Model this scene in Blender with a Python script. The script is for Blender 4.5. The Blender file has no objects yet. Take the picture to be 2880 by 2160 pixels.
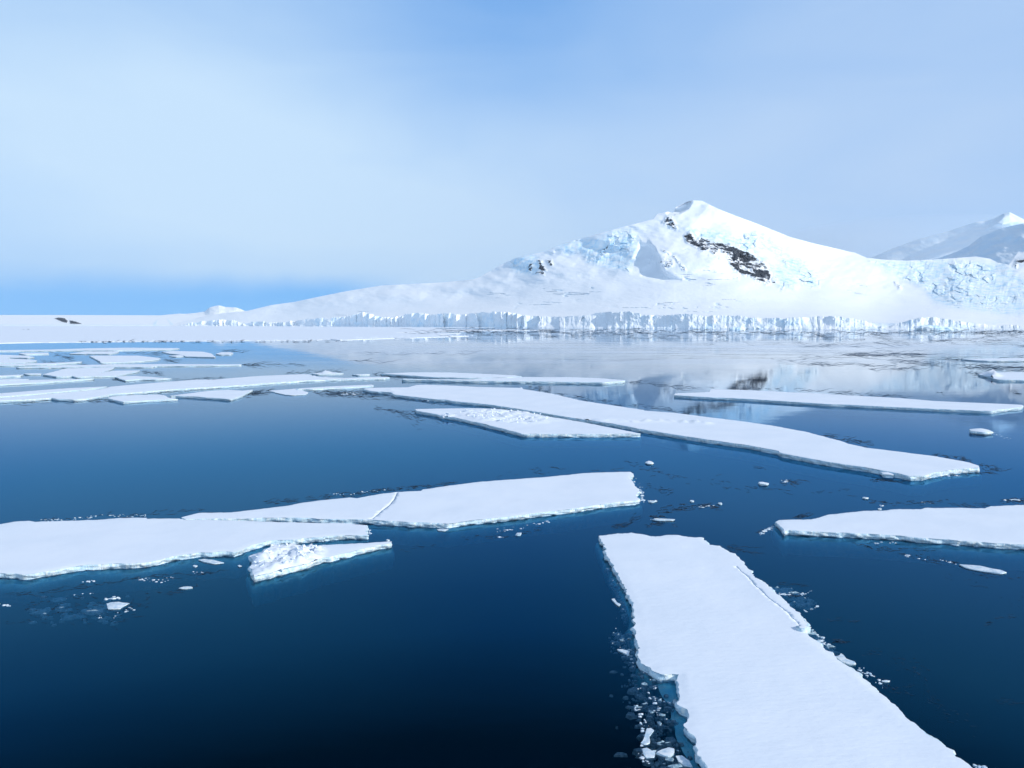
import bpy, math, random
import numpy as np
from mathutils import Vector, Euler
from mathutils.geometry import delaunay_2d_cdt

R = math.radians
scene = bpy.context.scene
C = scene.collection

# ------------------------------------------------------------------ camera
CAM_H = 20.0
FPX = 2160.0                       # focal length in pixels of the 2880 wide photograph
HORIZON = 908.0
PITCH = math.atan((1080 - HORIZON) / FPX)
cam_d = bpy.data.cameras.new("camera")
cam = bpy.data.objects.new("camera", cam_d)
C.objects.link(cam)
cam.location = (0, 0, CAM_H)
cam.rotation_euler = (math.pi / 2 - PITCH, 0, 0)
cam_d.sensor_width = 36
cam_d.lens = 36 * FPX / 2880
cam_d.clip_start = 0.5
cam_d.clip_end = 60000
scene.camera = cam

# ------------------------------------------------------------------ light
SUN_EL, SUN_AZ = R(25), R(-25)     # azimuth measured from +X, negative is behind the camera
sdir = Vector((math.cos(SUN_EL) * math.cos(SUN_AZ), math.cos(SUN_EL) * math.sin(SUN_AZ), math.sin(SUN_EL)))
sl = bpy.data.lights.new("sun", 'SUN')
sl.energy = 3.5
sl.angle = R(0.6)
sl.color = (1.0, 0.955, 0.88)
sun = bpy.data.objects.new("sun", sl)
sun.rotation_euler = sdir.to_track_quat('Z', 'Y').to_euler()
sun.location = (50, -20, 60)
C.objects.link(sun)

scene.view_settings.view_transform = 'Standard'
scene.view_settings.look = 'None'
scene.view_settings.exposure = 0.0
scene.cycles.volume_bounces = 3
scene.view_settings.gamma = 1.0


class NT:
    """small helper to write node trees tersely"""
    def __init__(self, tree):
        self.t = tree
        tree.nodes.clear()

    def n(self, kind, **kw):
        nd = self.t.nodes.new(kind)
        ins = kw.pop('i', {})
        for k, v in kw.items():
            setattr(nd, k, v)
        for k, v in ins.items():
            self.set(nd.inputs[k], v)
        return nd

    def set(self, sock, v):
        if isinstance(v, bpy.types.NodeSocket):
            self.t.links.new(v, sock)
        elif isinstance(v, bpy.types.Node):
            self.t.links.new(v.outputs[0], sock)
        else:
            if isinstance(v, tuple) and len(v) == 3 and sock.type == 'RGBA':
                v = (*v, 1)
            sock.default_value = v

    def m(self, op, a, b=None, c=None, clamp=False):
        nd = self.t.nodes.new('ShaderNodeMath')
        nd.operation = op
        nd.use_clamp = clamp
        self.set(nd.inputs[0], a)
        if b is not None: self.set(nd.inputs[1], b)
        if c is not None: self.set(nd.inputs[2], c)
        return nd.outputs[0]

    def ss(self, v, lo, hi, a=0.0, b=1.0):
        nd = self.t.nodes.new('ShaderNodeMapRange')
        nd.interpolation_type = 'SMOOTHSTEP'
        self.set(nd.inputs[0], v)
        nd.inputs[1].default_value = lo
        nd.inputs[2].default_value = hi
        nd.inputs[3].default_value = a
        nd.inputs[4].default_value = b
        return nd.outputs[0]

    def mix(self, f, a, b, blend='MIX'):
        nd = self.t.nodes.new('ShaderNodeMix')
        nd.data_type = 'RGBA'
        nd.blend_type = blend
        self.set(nd.inputs[0], f)
        self.set(nd.inputs[6], a)
        self.set(nd.inputs[7], b)
        return nd.outputs[2]

    def noise(self, vec, scale, detail=4, rough=0.5, dist=0.0):
        nd = self.n('ShaderNodeTexNoise', i={'Vector': vec, 'Scale': scale, 'Detail': detail, 'Roughness': rough, 'Distortion': dist})
        return nd.outputs[0]

    def ramp(self, f, stops):
        nd = self.t.nodes.new('ShaderNodeValToRGB')
        self.set(nd.inputs[0], f)
        cr = nd.color_ramp
        while len(cr.elements) > len(stops): cr.elements.remove(cr.elements[-1])
        while len(cr.elements) < len(stops): cr.elements.new(0.5)
        for e, (p, c) in zip(cr.elements, stops):
            e.position = p
            e.color = (*c, 1)
        return nd.outputs[0]

    def scale(self, vec, s):
        return self.n('ShaderNodeMapping', i={'Vector': vec, 'Scale': s}).outputs[0]


# ------------------------------------------------------------------ sky: blue air under a thin veil of cloud
world = bpy.data.worlds.new("World")
scene.world = world
world.use_nodes = True
w = NT(world.node_tree)
tc = w.n('ShaderNodeTexCoord').outputs['Generated']
sep = w.n('ShaderNodeSeparateXYZ', i={0: tc})
dx, dy, dz = sep.outputs
az = w.m('ARCTAN2', dx, dy)
sky = w.n('ShaderNodeTexSky', sky_type='NISHITA', sun_disc=False)
sky.sun_elevation = SUN_EL
sky.sun_rotation = math.pi / 2 - SUN_AZ
sky.altitude = 20
sky.air_density = 1.0
sky.dust_density = 0.4
sky.ozone_density = 3.0
nish = w.mix(1.0, sky.outputs[0], (0.085, 0.085, 0.085), 'MULTIPLY')
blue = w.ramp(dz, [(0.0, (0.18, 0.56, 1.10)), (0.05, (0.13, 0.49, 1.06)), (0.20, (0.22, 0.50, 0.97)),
                   (0.38, (0.16, 0.42, 0.90)), (0.49, (0.006, 0.03, 0.06)), (0.70, (0.012, 0.05, 0.12)), (1.0, (0.05, 0.13, 0.40))])  # dark band added above the view so near water reflects dark
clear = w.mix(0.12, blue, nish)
# veil
v1 = w.scale(tc, (1.6, 1.6, 3.6))
n1 = w.noise(v1, 1.0, 3, 0.45, 0.3)
v2 = w.n('ShaderNodeMapping', i={'Vector': tc, 'Rotation': (0.0, 0.45, 0.0), 'Scale': (3.0, 3.0, 10.0)}).outputs[0]
n2 = w.noise(v2, 1.1, 5, 0.5, 0.5)
def gauss(ca, ce, sa, se):
    a = w.m('DIVIDE', w.m('SUBTRACT', az, ca), sa)
    e = w.m('DIVIDE', w.m('SUBTRACT', dz, ce), se)
    q = w.m('ADD', w.m('MULTIPLY', a, a), w.m('MULTIPLY', e, e))
    return w.m('EXPONENT', w.m('MULTIPLY', q, -1.0))
veil = w.m('ADD', 0.60, w.m('MULTIPLY', gauss(-0.42, 0.23, 0.36, 0.10), 0.42))
veil = w.m('ADD', veil, w.m('MULTIPLY', gauss(-0.10, 0.10, 0.45, 0.10), 0.34))
veil = w.m('ADD', veil, w.m('MULTIPLY', gauss(0.45, 0.20, 0.35, 0.14), 0.20))
veil = w.m('SUBTRACT', veil, w.m('MULTIPLY', gauss(-0.02, 0.38, 0.24, 0.16), 0.52))
veil = w.m('SUBTRACT', veil, w.m('MULTIPLY', gauss(-0.62, 0.42, 0.30, 0.07), 0.40))
veil = w.m('ADD', veil, w.m('MULTIPLY', w.m('SUBTRACT', n1, 0.5), 0.45))
veil = w.m('ADD', veil, w.m('MULTIPLY', w.m('SUBTRACT', n2, 0.5), 0.50))
# the clear strip low over the left horizon
edge = w.m('ADD', dz, w.m('ADD', w.m('MULTIPLY', w.m('SUBTRACT', n1, 0.5), 0.04), w.m('MULTIPLY', w.m('SUBTRACT', n2, 0.5), 0.05)))
low = w.m('SUBTRACT', 1.0, w.ss(edge, 0.024, 0.066))
leftw = w.m('SUBTRACT', 1.0, w.ss(az, -0.24, -0.08))
veil = w.m('MULTIPLY', veil, w.m('SUBTRACT', 1.0, w.m('MULTIPLY', w.m('MULTIPLY', low, leftw), 1.0)), clamp=True)
highcut = w.ss(dz, 0.36, 0.51, 1.0, 0.05)  # veil cut above the view to keep the reflected sky dark
veil = w.m('MULTIPLY', veil, highcut, clamp=True)
ccol = w.mix(w.ss(az, -0.35, 0.45), (0.585, 0.785, 1.0), (0.48, 0.66, 0.93))
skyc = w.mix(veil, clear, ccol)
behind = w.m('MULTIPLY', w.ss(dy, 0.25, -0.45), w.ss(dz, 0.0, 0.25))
skyc = w.mix(behind, skyc, (0.52, 0.73, 1.0))  # brighter sky added out of view to light the snow
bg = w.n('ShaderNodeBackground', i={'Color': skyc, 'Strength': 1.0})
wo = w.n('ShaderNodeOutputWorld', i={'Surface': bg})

# ------------------------------------------------------------------ helpers
SP, CP = math.sin(PITCH), math.cos(PITCH)

def ray(x, y):
    a = (np.asarray(x, float) - 1440) / FPX
    b = -(np.asarray(y, float) - 1080) / FPX
    return a, CP + b * SP, -SP + b * CP

def on_plane(x, y, z=0.0):
    a, f, u = ray(x, y)
    k = (z - CAM_H) / u
    return a * k, f * k

def at_depth(x, y, Y):
    a, f, u = ray(x, y)
    k = Y / f
    return a * k, Y + 0 * k, CAM_H + u * k

def link(name, me, mat=None, parent=None, smooth=True):
    o = bpy.data.objects.new(name, me)
    C.objects.link(o)
    if mat: me.materials.append(mat)
    if parent: o.parent = parent
    if len(me.polygons):
        me.polygons.foreach_set('use_smooth', np.full(len(me.polygons), bool(smooth)))
    return o

def mesh_np(name, V, F):
    """V (n,3), F (m,3|4) arrays"""
    me = bpy.data.meshes.new(name)
    V = np.asarray(V, np.float32); F = np.asarray(F, np.int32)
    k = F.shape[1]
    me.vertices.add(len(V)); me.vertices.foreach_set('co', V.ravel())
    me.loops.add(F.size); me.loops.foreach_set('vertex_index', F.ravel())
    me.polygons.add(len(F))
    me.polygons.foreach_set('loop_start', np.arange(0, F.size, k, dtype=np.int32))
    me.update(calc_edges=True)
    me.validate()
    return me

def tag(o, label=None, cat=None, group=None, kind=None):
    if label: o['label'] = label
    if cat: o['category'] = cat
    if group: o['group'] = group
    if kind: o['kind'] = kind
    return o

_rng = np.random.RandomState(7)
_tab = _rng.rand(512, 512)
def vn(x, y, seed=0):
    x = np.asarray(x, float) + seed * 37.17; y = np.asarray(y, float) + seed * 91.73
    xi = np.floor(x).astype(int); yi = np.floor(y).astype(int)
    fx = x - xi; fy = y - yi
    fx = fx * fx * (3 - 2 * fx); fy = fy * fy * (3 - 2 * fy)
    g = lambda a, b: _tab[a & 511, b & 511]
    return ((g(xi, yi) * (1 - fx) + g(xi + 1, yi) * fx) * (1 - fy)
            + (g(xi, yi + 1) * (1 - fx) + g(xi + 1, yi + 1) * fx) * fy)
def fbm(x, y, o=4, seed=0, gain=0.5):
    s = 0; a = 1; t = 0
    for i in range(o):
        s = s + a * (vn(x, y, seed + i * 3) * 2 - 1); t += a
        x = np.asarray(x) * 2.03; y = np.asarray(y) * 2.03; a *= gain
    return s / t
def ridged(x, y, o=4, seed=0, gain=0.55):
    s = 0; a = 1; t = 0
    for i in range(o):
        s = s + a * (1 - np.abs(vn(x, y, seed + i * 5) * 2 - 1)); t += a
        x = np.asarray(x) * 2.07; y = np.asarray(y) * 2.07; a *= gain
    return s / t
def sstep(a, b, x):
    t = np.clip((x - a) / (b - a), 0, 1)
    return t * t * (3 - 2 * t)
def cells(x, y, seed=0):
    """voronoi: distance to nearest point, id value, distance to border"""
    x = np.asarray(x, float); y = np.asarray(y, float)
    xi = np.floor(x).astype(int); yi = np.floor(y).astype(int)
    d1 = np.full(x.shape, 9.0); d2 = np.full(x.shape, 9.0); idv = np.zeros(x.shape)
    for i in (-1, 0, 1):
        for j in (-1, 0, 1):
            a = xi + i; b = yi + j
            px = a + _tab[(a + seed) & 511, (b + 7 * seed) & 511]
            py = b + _tab[(b + 31 + seed) & 511, (a + 77) & 511]
            iv = _tab[(a * 3 + 5 + seed) & 511, (b * 5 + 11) & 511]
            d = np.hypot(px - x, py - y)
            nb = d < d1
            d2 = np.where(nb, d1, np.minimum(d2, d))
            idv = np.where(nb, iv, idv)
            d1 = np.where(nb, d, d1)
    return d1, idv, d2 - d1

def sdpoly(px, py, poly):
    """signed distance, positive inside"""
    P = np.asarray(poly, float)
    d = np.full(px.shape, 1e9); ins = np.zeros(px.shape, bool)
    n = len(P)
    for i in range(n):
        ax, ay = P[i]; bx, by = P[(i + 1) % n]
        ex, ey = bx - ax, by - ay
        t = np.clip(((px - ax) * ex + (py - ay) * ey) / (ex * ex + ey * ey + 1e-9), 0, 1)
        d = np.minimum(d, np.hypot(px - ax - t * ex, py - ay - t * ey))
        c = ((ay > py) != (by > py)) & (px < (bx - ax) * (py - ay) / (by - ay + 1e-12) + ax)
        ins ^= c
    return np.where(ins, d, -d)

def sdline(px, py, line):
    P = np.asarray(line, float)
    d = np.full(px.shape, 1e9)
    for i in range(len(P) - 1):
        ax, ay = P[i]; bx, by = P[i + 1]
        ex, ey = bx - ax, by - ay
        t = np.clip(((px - ax) * ex + (py - ay) * ey) / (ex * ex + ey * ey + 1e-9), 0, 1)
        d = np.minimum(d, np.hypot(px - ax - t * ex, py - ay - t * ey))
    return d

# enlargements the outlines were measured in: origin and scale
Z = {'A': (0, 1300, .43400), 'B': (900, 1250, .43400), 'C': (1600, 1450, .42787), 'D': (2180, 1450, .42787),
     'E': (960, 1000, .42495), 'F': (1800, 1000, .48825), '1': (0, 800, .32550), '2': (600, 800, .32550),
     '3': (1200, 520, .32550), '4': (1800, 520, .32550), '5': (2300, 560, .26221), '6': (2160, 900, .32550), 'P': (0, 0, 1)}
def zz(spec):
    """'A 10,20 30,40 B 5,6' -> list of photograph points"""
    out = []; z = Z['P']
    for tok in spec.split():
        if tok in Z: z = Z[tok]
        else:
            a, b = tok.split(',')
            out.append((z[0] + float(a) * z[2], z[1] + float(b) * z[2]))
    return out

# ------------------------------------------------------------------ materials
def new_mat(name):
    m = bpy.data.materials.new(name); m.use_nodes = True
    t = NT(m.node_tree)
    return m, t

def finish(t, bsdf, vol=None):
    o = t.n('ShaderNodeOutputMaterial', i={'Surface': bsdf})
    if vol: t.set(o.inputs['Volume'], vol)

def snow_mat():
    m, t = new_mat('snow')
    g = t.n('ShaderNodeNewGeometry').outputs['Position']
    a = t.noise(g, 0.15, 4, 0.55)
    b = t.noise(t.scale(g, (1, 2.2, 1)), 1.4, 5, 0.6)
    c = t.noise(g, 18, 3, 0.6)
    col = t.mix(t.ss(a, 0.35, 0.65), (0.82, 0.87, 0.95), (0.86, 0.90, 0.97))
    h = t.m('ADD', t.m('MULTIPLY', b, 0.10), t.m('MULTIPLY', c, 0.012))
    bump = t.n('ShaderNodeBump', i={'Strength': 0.6, 'Distance': 0.5, 'Height': h})
    p = t.n('ShaderNodeBsdfPrincipled', i={'Base Color': col, 'Roughness': 0.75, 'Normal': bump, 'Specular IOR Level': 0.2})
    finish(t, p)
    return m

def wall_mat():
    m, t = new_mat('floe_ice')
    g = t.n('ShaderNodeNewGeometry').outputs['Position']
    a = t.noise(t.scale(g, (2.0, 2.0, 0.7)), 2.0, 6, 0.65)
    b = t.noise(g, 0.35, 3, 0.5)
    col = t.ramp(a, [(0.32, (0.34, 0.54, 0.68)), (0.50, (0.62, 0.76, 0.84)), (0.64, (0.90, 0.92, 0.88))])
    col = t.mix(t.m('MULTIPLY', t.ss(b, 0.45, 0.62), 0.6), col, (0.55, 0.74, 0.86))
    bump = t.n('ShaderNodeBump', i={'Strength': 0.8, 'Distance': 0.12, 'Height': a})
    p = t.n('ShaderNodeBsdfPrincipled', i={'Base Color': col, 'Roughness': 0.5, 'Normal': bump})
    p.inputs['Subsurface Weight'].default_value = 0.0
    finish(t, p)
    return m

def foot_mat():
    m, t = new_mat('submerged_ice')
    g = t.n('ShaderNodeNewGeometry').outputs['Position']
    a = t.noise(g, 1.3, 6, 0.65)
    col = t.ramp(a, [(0.3, (0.16, 0.72, 0.94)), (0.55, (0.36, 0.86, 0.97)), (0.75, (0.66, 0.94, 0.98))])
    p = t.n('ShaderNodeBsdfPrincipled', i={'Base Color': col, 'Roughness': 0.6})
    finish(t, p)
    return m

def chunk_mat():
    m, t = new_mat('slush_ice')
    g = t.n('ShaderNodeNewGeometry').outputs['Position']
    a = t.noise(g, 3.0, 5, 0.6)
    col = t.ramp(a, [(0.35, (0.50, 0.66, 0.80)), (0.6, (0.84, 0.88, 0.92))])
    bump = t.n('ShaderNodeBump', i={'Strength': 0.8, 'Distance': 0.08, 'Height': a})
    p = t.n('ShaderNodeBsdfPrincipled', i={'Base Color': col, 'Roughness': 0.45, 'Normal': bump})
    finish(t, p)
    return m

def slush_mat():
    m, t = new_mat('sunk_slush')
    g = t.n('ShaderNodeNewGeometry').outputs['Position']
    col = t.ramp(t.noise(g, 5.0, 5, 0.7), [(0.35, (0.10, 0.20, 0.28)), (0.62, (0.42, 0.56, 0.64))])
    finish(t, t.n('ShaderNodeBsdfPrincipled', i={'Base Color': col, 'Roughness': 0.6}))
    return m

def crust_mat():
    m, t = new_mat('crack_water')
    g = t.n('ShaderNodeNewGeometry').outputs['Position']
    a = t.noise(g, 2.0, 2, 0.5)
    col = t.ramp(a, [(0.3, (0.006, 0.03, 0.07)), (0.7, (0.02, 0.07, 0.14))])
    p = t.n('ShaderNodeBsdfPrincipled', i={'Base Color': col, 'Roughness': 0.5, 'Specular IOR Level': 0.15})
    finish(t, p)
    return m

def terrain_mat():
    m, t = new_mat('mountain_snow_and_rock')
    g = t.n('ShaderNodeNewGeometry').outputs['Position']
    rock = t.n('ShaderNodeAttribute', attribute_name='rock').outputs['Fac']
    ice = t.n('ShaderNodeAttribute', attribute_name='ice').outputs['Fac']
    a = t.noise(g, 0.012, 5, 0.6)
    sn = t.mix(t.ss(a, 0.3, 0.7), (0.91, 0.93, 0.96), (0.94, 0.95, 0.97))
    b = t.noise(g, 0.035, 6, 0.65)
    icc = t.ramp(b, [(0.34, (0.50, 0.76, 0.96)), (0.50, (0.78, 0.90, 0.97)), (0.62, (0.92, 0.95, 0.97))])
    col = t.mix(ice, sn, icc)
    # strata and cracks of the bare rock, with snow lying in them
    r1 = t.noise(t.n('ShaderNodeMapping', i={'Vector': g, 'Rotation': (0, -0.6, 0), 'Scale': (0.8, 0.8, 1.3)}).outputs[0], 0.032, 8, 0.74)
    rcol = t.ramp(t.noise(g, 0.09, 4, 0.6), [(0.3, (0.024, 0.030, 0.042)), (0.7, (0.065, 0.073, 0.090))])
    lim = t.m('SUBTRACT', 1.0, t.m('MULTIPLY', rock, 0.95))
    rm = t.ss(t.m('SUBTRACT', t.m('ADD', r1, t.m('MULTIPLY', rock, 0.22)), 0.5), 0.175, 0.200)
    rm = t.m('MULTIPLY', rm, t.ss(rock, 0.05, 0.25))
    col = t.mix(rm, col, rcol)
    bh = t.m('ADD', t.m('MULTIPLY', a, 6.0), t.m('MULTIPLY', b, t.m('ADD', 1.0, t.m('MULTIPLY', ice, 4.0))))
    bh = t.m('ADD', bh, t.m('MULTIPLY', r1, t.m('MULTIPLY', rock, 14.0)))
    bump = t.n('ShaderNodeBump', i={'Strength': 0.5, 'Distance': 1.0, 'Height': bh})
    p = t.n('ShaderNodeBsdfPrincipled', i={'Base Color': col, 'Roughness': 0.8, 'Normal': bump, 'Specular IOR Level': 0.2})
    finish(t, p)
    return m

def water_mat():
    m, t = new_mat('sea_water')
    g = t.n('ShaderNodeNewGeometry').outputs['Position']
    sp = t.n('ShaderNodeSeparateXYZ', i={0: g}).outputs
    # wavelets, finer and calmer in patches; a skin of new ice damps them
    n1 = t.noise(t.scale(g, (0.35, 1.0, 1)), 0.9, 4, 0.55)
    n2 = t.noise(t.scale(g, (0.30, 1.0, 1)), 0.05, 4, 0.6)
    patch = t.ss(t.noise(t.scale(g, (0.25, 1.0, 1)), 0.02, 4, 0.6), 0.42, 0.62)
    hgt = t.m('ADD', t.m('MULTIPLY', n1, t.m('ADD', 0.002, t.m('MULTIPLY', patch, 0.003))), t.m('MULTIPLY', n2, 0.02))
    bump = t.n('ShaderNodeBump', i={'Strength': 1.0, 'Distance': 1.0, 'Height': hgt})
    fr = t.n('ShaderNodeFresnel', i={'IOR': 1.36})
    fac = t.m('MULTIPLY', fr, 1.0)
    # leads: open streaks between sheets of new ice, far out
    far = t.ss(sp[1], 260.0, 480.0)
    st = t.noise(t.scale(g, (0.10, 1.0, 1)), 0.030, 5, 0.62, 0.4)
    line = t.m('SUBTRACT', 1.0, t.ss(t.m('ABSOLUTE', t.m('SUBTRACT', st, 0.53)), 0.003, 0.012))
    zone = t.ss(t.noise(t.scale(g, (0.3, 1.0, 1)), 0.006, 3, 0.5), 0.39, 0.55)
    lead = t.m('MULTIPLY', t.m('MULTIPLY', line, far), zone)
    right = t.ss(sp[0], -60.0, 60.0)
    lead = t.m('MULTIPLY', lead, right)
    refl_film_side = t.ss(sp[0], -260.0, 0.0)
    fac = t.m('MULTIPLY', fac, t.m('SUBTRACT', 1.0, t.m('MULTIPLY', lead, 0.55)))
    tint = t.mix(t.ss(fr.outputs[0], 0.34, 0.73), (0.19, 0.58, 1.0), (0.93, 0.97, 1.0))
    tint = t.mix(t.ss(fr.outputs[0], 0.06, 0.26), (0.08, 0.52, 0.85), tint)
    gl = t.n('ShaderNodeBsdfGlossy', i={'Color': tint, 'Roughness': t.m('ADD', 0.015, t.m('MULTIPLY', patch, 0.03)), 'Normal': bump})
    # pale skin of new ice, also painting the mountain's bright reflection on far water
    refl_film = t.m('MULTIPLY', t.m('MULTIPLY', far, 0.46), t.ss(t.noise(t.scale(g, (0.12, 1.0, 1)), 0.012, 5, 0.6), 0.40, 0.65))
    refl_film = t.m('MULTIPLY', refl_film, refl_film_side)
    body = t.n('ShaderNodeBsdfDiffuse', i={'Color': (0.0, 0.020, 0.055)})
    tr = t.n('ShaderNodeBsdfTransparent', i={'Color': (0.92, 0.98, 1.0)})
    under = t.n('ShaderNodeMixShader', i={0: 0.18, 1: tr, 2: body})
    ms = t.n('ShaderNodeMixShader', i={0: fac, 1: under, 2: gl})
    skin = t.n('ShaderNodeBsdfDiffuse', i={'Color': (0.62, 0.70, 0.82)})  # one pale colour for new ice and the painted-in reflection
    ms2 = t.n('ShaderNodeMixShader', i={0: refl_film, 1: ms, 2: skin})
    vol = t.n('ShaderNodeVolumeAbsorption', i={'Color': (0.10, 0.66, 0.84), 'Density': 0.42})
    finish(t, ms2, vol)
    return m

def seabed_mat():
    m, t = new_mat('deep_seabed')
    g = t.n('ShaderNodeNewGeometry').outputs['Position']
    col = t.mix(t.noise(g, 0.05, 3), (0.01, 0.02, 0.03), (0.02, 0.03, 0.04))
    finish(t, t.n('ShaderNodeBsdfDiffuse', i={'Color': col}))
    return m

M_SNOW, M_WALL, M_FOOT, M_CHUNK, M_CRUST, M_TERR, M_WATER, M_BED, M_SLUSH = (snow_mat(), wall_mat(), foot_mat(), chunk_mat(),
    crust_mat(), terrain_mat(), water_mat(), seabed_mat(), slush_mat())

# ------------------------------------------------------------------ the sea
def box(name, x0, x1, y0, y1, z0, z1, mat):
    V = [(x0, y0, z0), (x1, y0, z0), (x1, y1, z0), (x0, y1, z0), (x0, y0, z1), (x1, y0, z1), (x1, y1, z1), (x0, y1, z1)]
    F = [(0, 3, 2, 1), (4, 5, 6, 7), (0, 1, 5, 4), (1, 2, 6, 5), (2, 3, 7, 6), (3, 0, 4, 7)]
    return link(name, mesh_np(name, V, F), mat, smooth=False)
tag(box('water', -14000, 14000, -600, 19000, -30, 0, M_WATER), 'calm dark blue polar sea mirroring the mountain', None, kind='structure')
me = mesh_np('seabed', [(-13990, -590, -29), (13990, -590, -29), (13990, 18990, -29), (-13990, 18990, -29)], [(0, 1, 2, 3)])
tag(link('seabed', me, M_BED, smooth=False), 'dark seabed under the water', None, kind='structure')

# ------------------------------------------------------------------ land: relief surfaces built at their real distance
def gsm(a, s):
    if s <= 0: return a
    k = int(s * 3) + 1
    g = np.exp(-.5 * (np.arange(-k, k + 1) / s) ** 2); g /= g.sum()
    return np.convolve(np.pad(a, k, mode='edge'), g, mode='valid')

def relief(name, label, x0, x1, nc, nr, ytop, ybot, dtop, dbot, pexp, disp, back=900, backdrop=-40, smooth=0, mat=M_TERR, kind='structure'):
    xs = np.linspace(x0, x1, nc)
    f = lambda tab: np.interp(xs, [p[0] for p in tab], [p[1] for p in tab])
    yt, yb, dt, db = f(ytop), f(ybot), f(dtop), f(dbot)
    sg = smooth / (xs[1] - xs[0])
    dt, db = gsm(dt, sg * 2), gsm(db, sg * 2)
    hs = gsm(yb - yt, sg); ybs = gsm(yb, sg)
    wv = np.linspace(0, 1, nr)
    PX = np.repeat(xs[None, :], nr, 0)
    W = np.repeat(wv[:, None], nc, 1)
    PY = yb[None, :] + (yt - yb)[None, :] * W
    WW = np.clip((ybs[None, :] - PY) / hs[None, :], 0, 3) if smooth else W
    D = db[None, :] + (dt - db)[None, :] * (WW ** pexp)
    dsp, at = disp(PX, PY, W, D)
    D2 = D - dsp
    X, Y, Zc = at_depth(PX, PY, D2)
    # the far side of the ridge, falling away out of sight
    nb = 14
    rows = []
    for k in range(1, nb + 1):
        s = k / nb
        zt = Zc[-1] * (1 - s ** 1.4) + backdrop * s
        yy = Y[-1] + back * s
        rows.append((X[-1] * yy / Y[-1], yy, zt))
    X = np.vstack([X] + [r[0][None] for r in rows]); Y = np.vstack([Y] + [r[1][None] for r in rows]); Zc = np.vstack([Zc] + [r[2][None] for r in rows])
    # skirt below the waterline
    X = np.vstack([X[:1], X]); Y = np.vstack([Y[:1], Y]); Zc = np.vstack([np.minimum(Zc[:1], 0) - 6, Zc])
    n = X.shape[0]
    V = np.stack([X, Y, Zc], -1).reshape(-1, 3)
    idx = np.arange(n * nc).reshape(n, nc)
    F = np.stack([idx[:-1, :-1], idx[:-1, 1:], idx[1:, 1:], idx[1:, :-1]], -1).reshape(-1, 4)
    me = mesh_np(name, V, F)
    for k, a in at.items():
        a = np.vstack([a[:1], a, np.repeat(a[-1:], nb, 0)])
        la = me.attributes.new(k, 'FLOAT', 'POINT')
        la.data.foreach_set('value', a.astype(np.float32).ravel())
    o = link(name, me, mat)
    tag(o, label, None, kind=kind)
    return o

SIL = zz('P -500,930 400,921 470,918 520,903 570,890 630,881 697,874 763,858 828,849 909,832 974,819 1072,803 1150,799 1250,794 1330,786 3 450,800 740,640 850,612 930,595 '
         '1030,575 1100,540 1180,505 1420,440 1650,375 1960,295 4 120,292 150,250 240,232 290,240 310,192 410,145 460,132 540,138 620,180 '
         '720,225 850,275 1000,330 1150,390 1300,450 1500,505 1700,550 1800,575 1850,583 1960,630 5 700,648 950,660 1300,645 1700,615 '
         '1850,640 1920,678 2050,705 2110,620 2150,565 2180,585 2212,560 2400,480 2900,420 4200,600')
SHORE = [(-500, 917), (500, 917), (700, 917.5), (1000, 919), (1320, 921), (1600, 923), (2200, 925.5), (2880, 927), (3600, 928)]
def dshore(x): # distance of the waterline at the shore
    return CAM_H * FPX / (np.interp(x, [p[0] for p in SHORE], [p[1] for p in SHORE]) - HORIZON)
# top edge of the ice cliff
CTOP = zz('P -500,917 470,917 490,914 540,904 2 0,303 160,295 260,325 330,315 420,310 560,322 690,310 820,290 960,275 1000,285 1060,270 1180,265 1280,228 1400,262 1500,275 '
          '1560,275 1660,250 1750,240 1900,250 2090,238 2212,262 3 100,1100 300,1110 480,1090 700,1090 860,1120 1100,1130 1300,1125 1500,1095 1750,1085 1850,1105 '
          '4 0,1110 250,1120 400,1105 560,1125 850,1115 950,1135 1200,1145 1450,1135 1700,1125 1850,1150 1950,1170 2050,1215 5 600,1360 750,1350 1000,1285 1100,1260 1250,1255 1450,1290 1700,1320 1900,1350 2050,1335 2212,1350 3200,1340')
def ctop(x): return np.interp(x, [p[0] for p in CTOP], [p[1] for p in CTOP]) + 3.0

ROCKS = [zz(s) for s in (
    '4 385,440 430,410 470,460 540,452 620,490 700,500 780,510 850,555 920,570 1000,620 1080,680 1125,760 1128,850 1090,862 1000,820 920,765 905,785 820,740 780,680 740,600 690,565 640,600 600,560 545,568 500,540 450,520 400,490',
    '4 195,330 235,268 275,280 300,330 318,388 260,372 240,340',
    '4 150,665 190,640 230,615 285,650 290,700 165,738',
    '4 190,565 215,572 260,602 250,608',
    '4 288,618 320,640 360,690 392,742 372,730 340,670',
    '4 600,610 690,620 715,655 650,640',
    '4 1135,810 1170,800 1190,840 1150,848',
    '4 1240,660 1270,665 1278,695 1250,690',
    '3 868,712 905,668 918,690 900,748 875,740',
    '3 965,650 990,660 1005,710 1030,740 975,745',
    '3 930,762 965,745 1010,750 1015,775 975,770',
    '3 1040,655 1075,652 1085,690 1065,690',
    '3 1490,568 1530,545 1580,515 1560,545 1540,570 1565,590 1550,600 1500,580',
    '3 1915,640 1945,620 1950,660 1925,690',
    '3 1075,585 1095,580 1090,598 1078,598',
    '5 830,895 850,900 890,960 870,955',
    '5 2100,720 2130,660 2212,650 2260,650 2212,672 2140,680 2130,730')]
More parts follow.
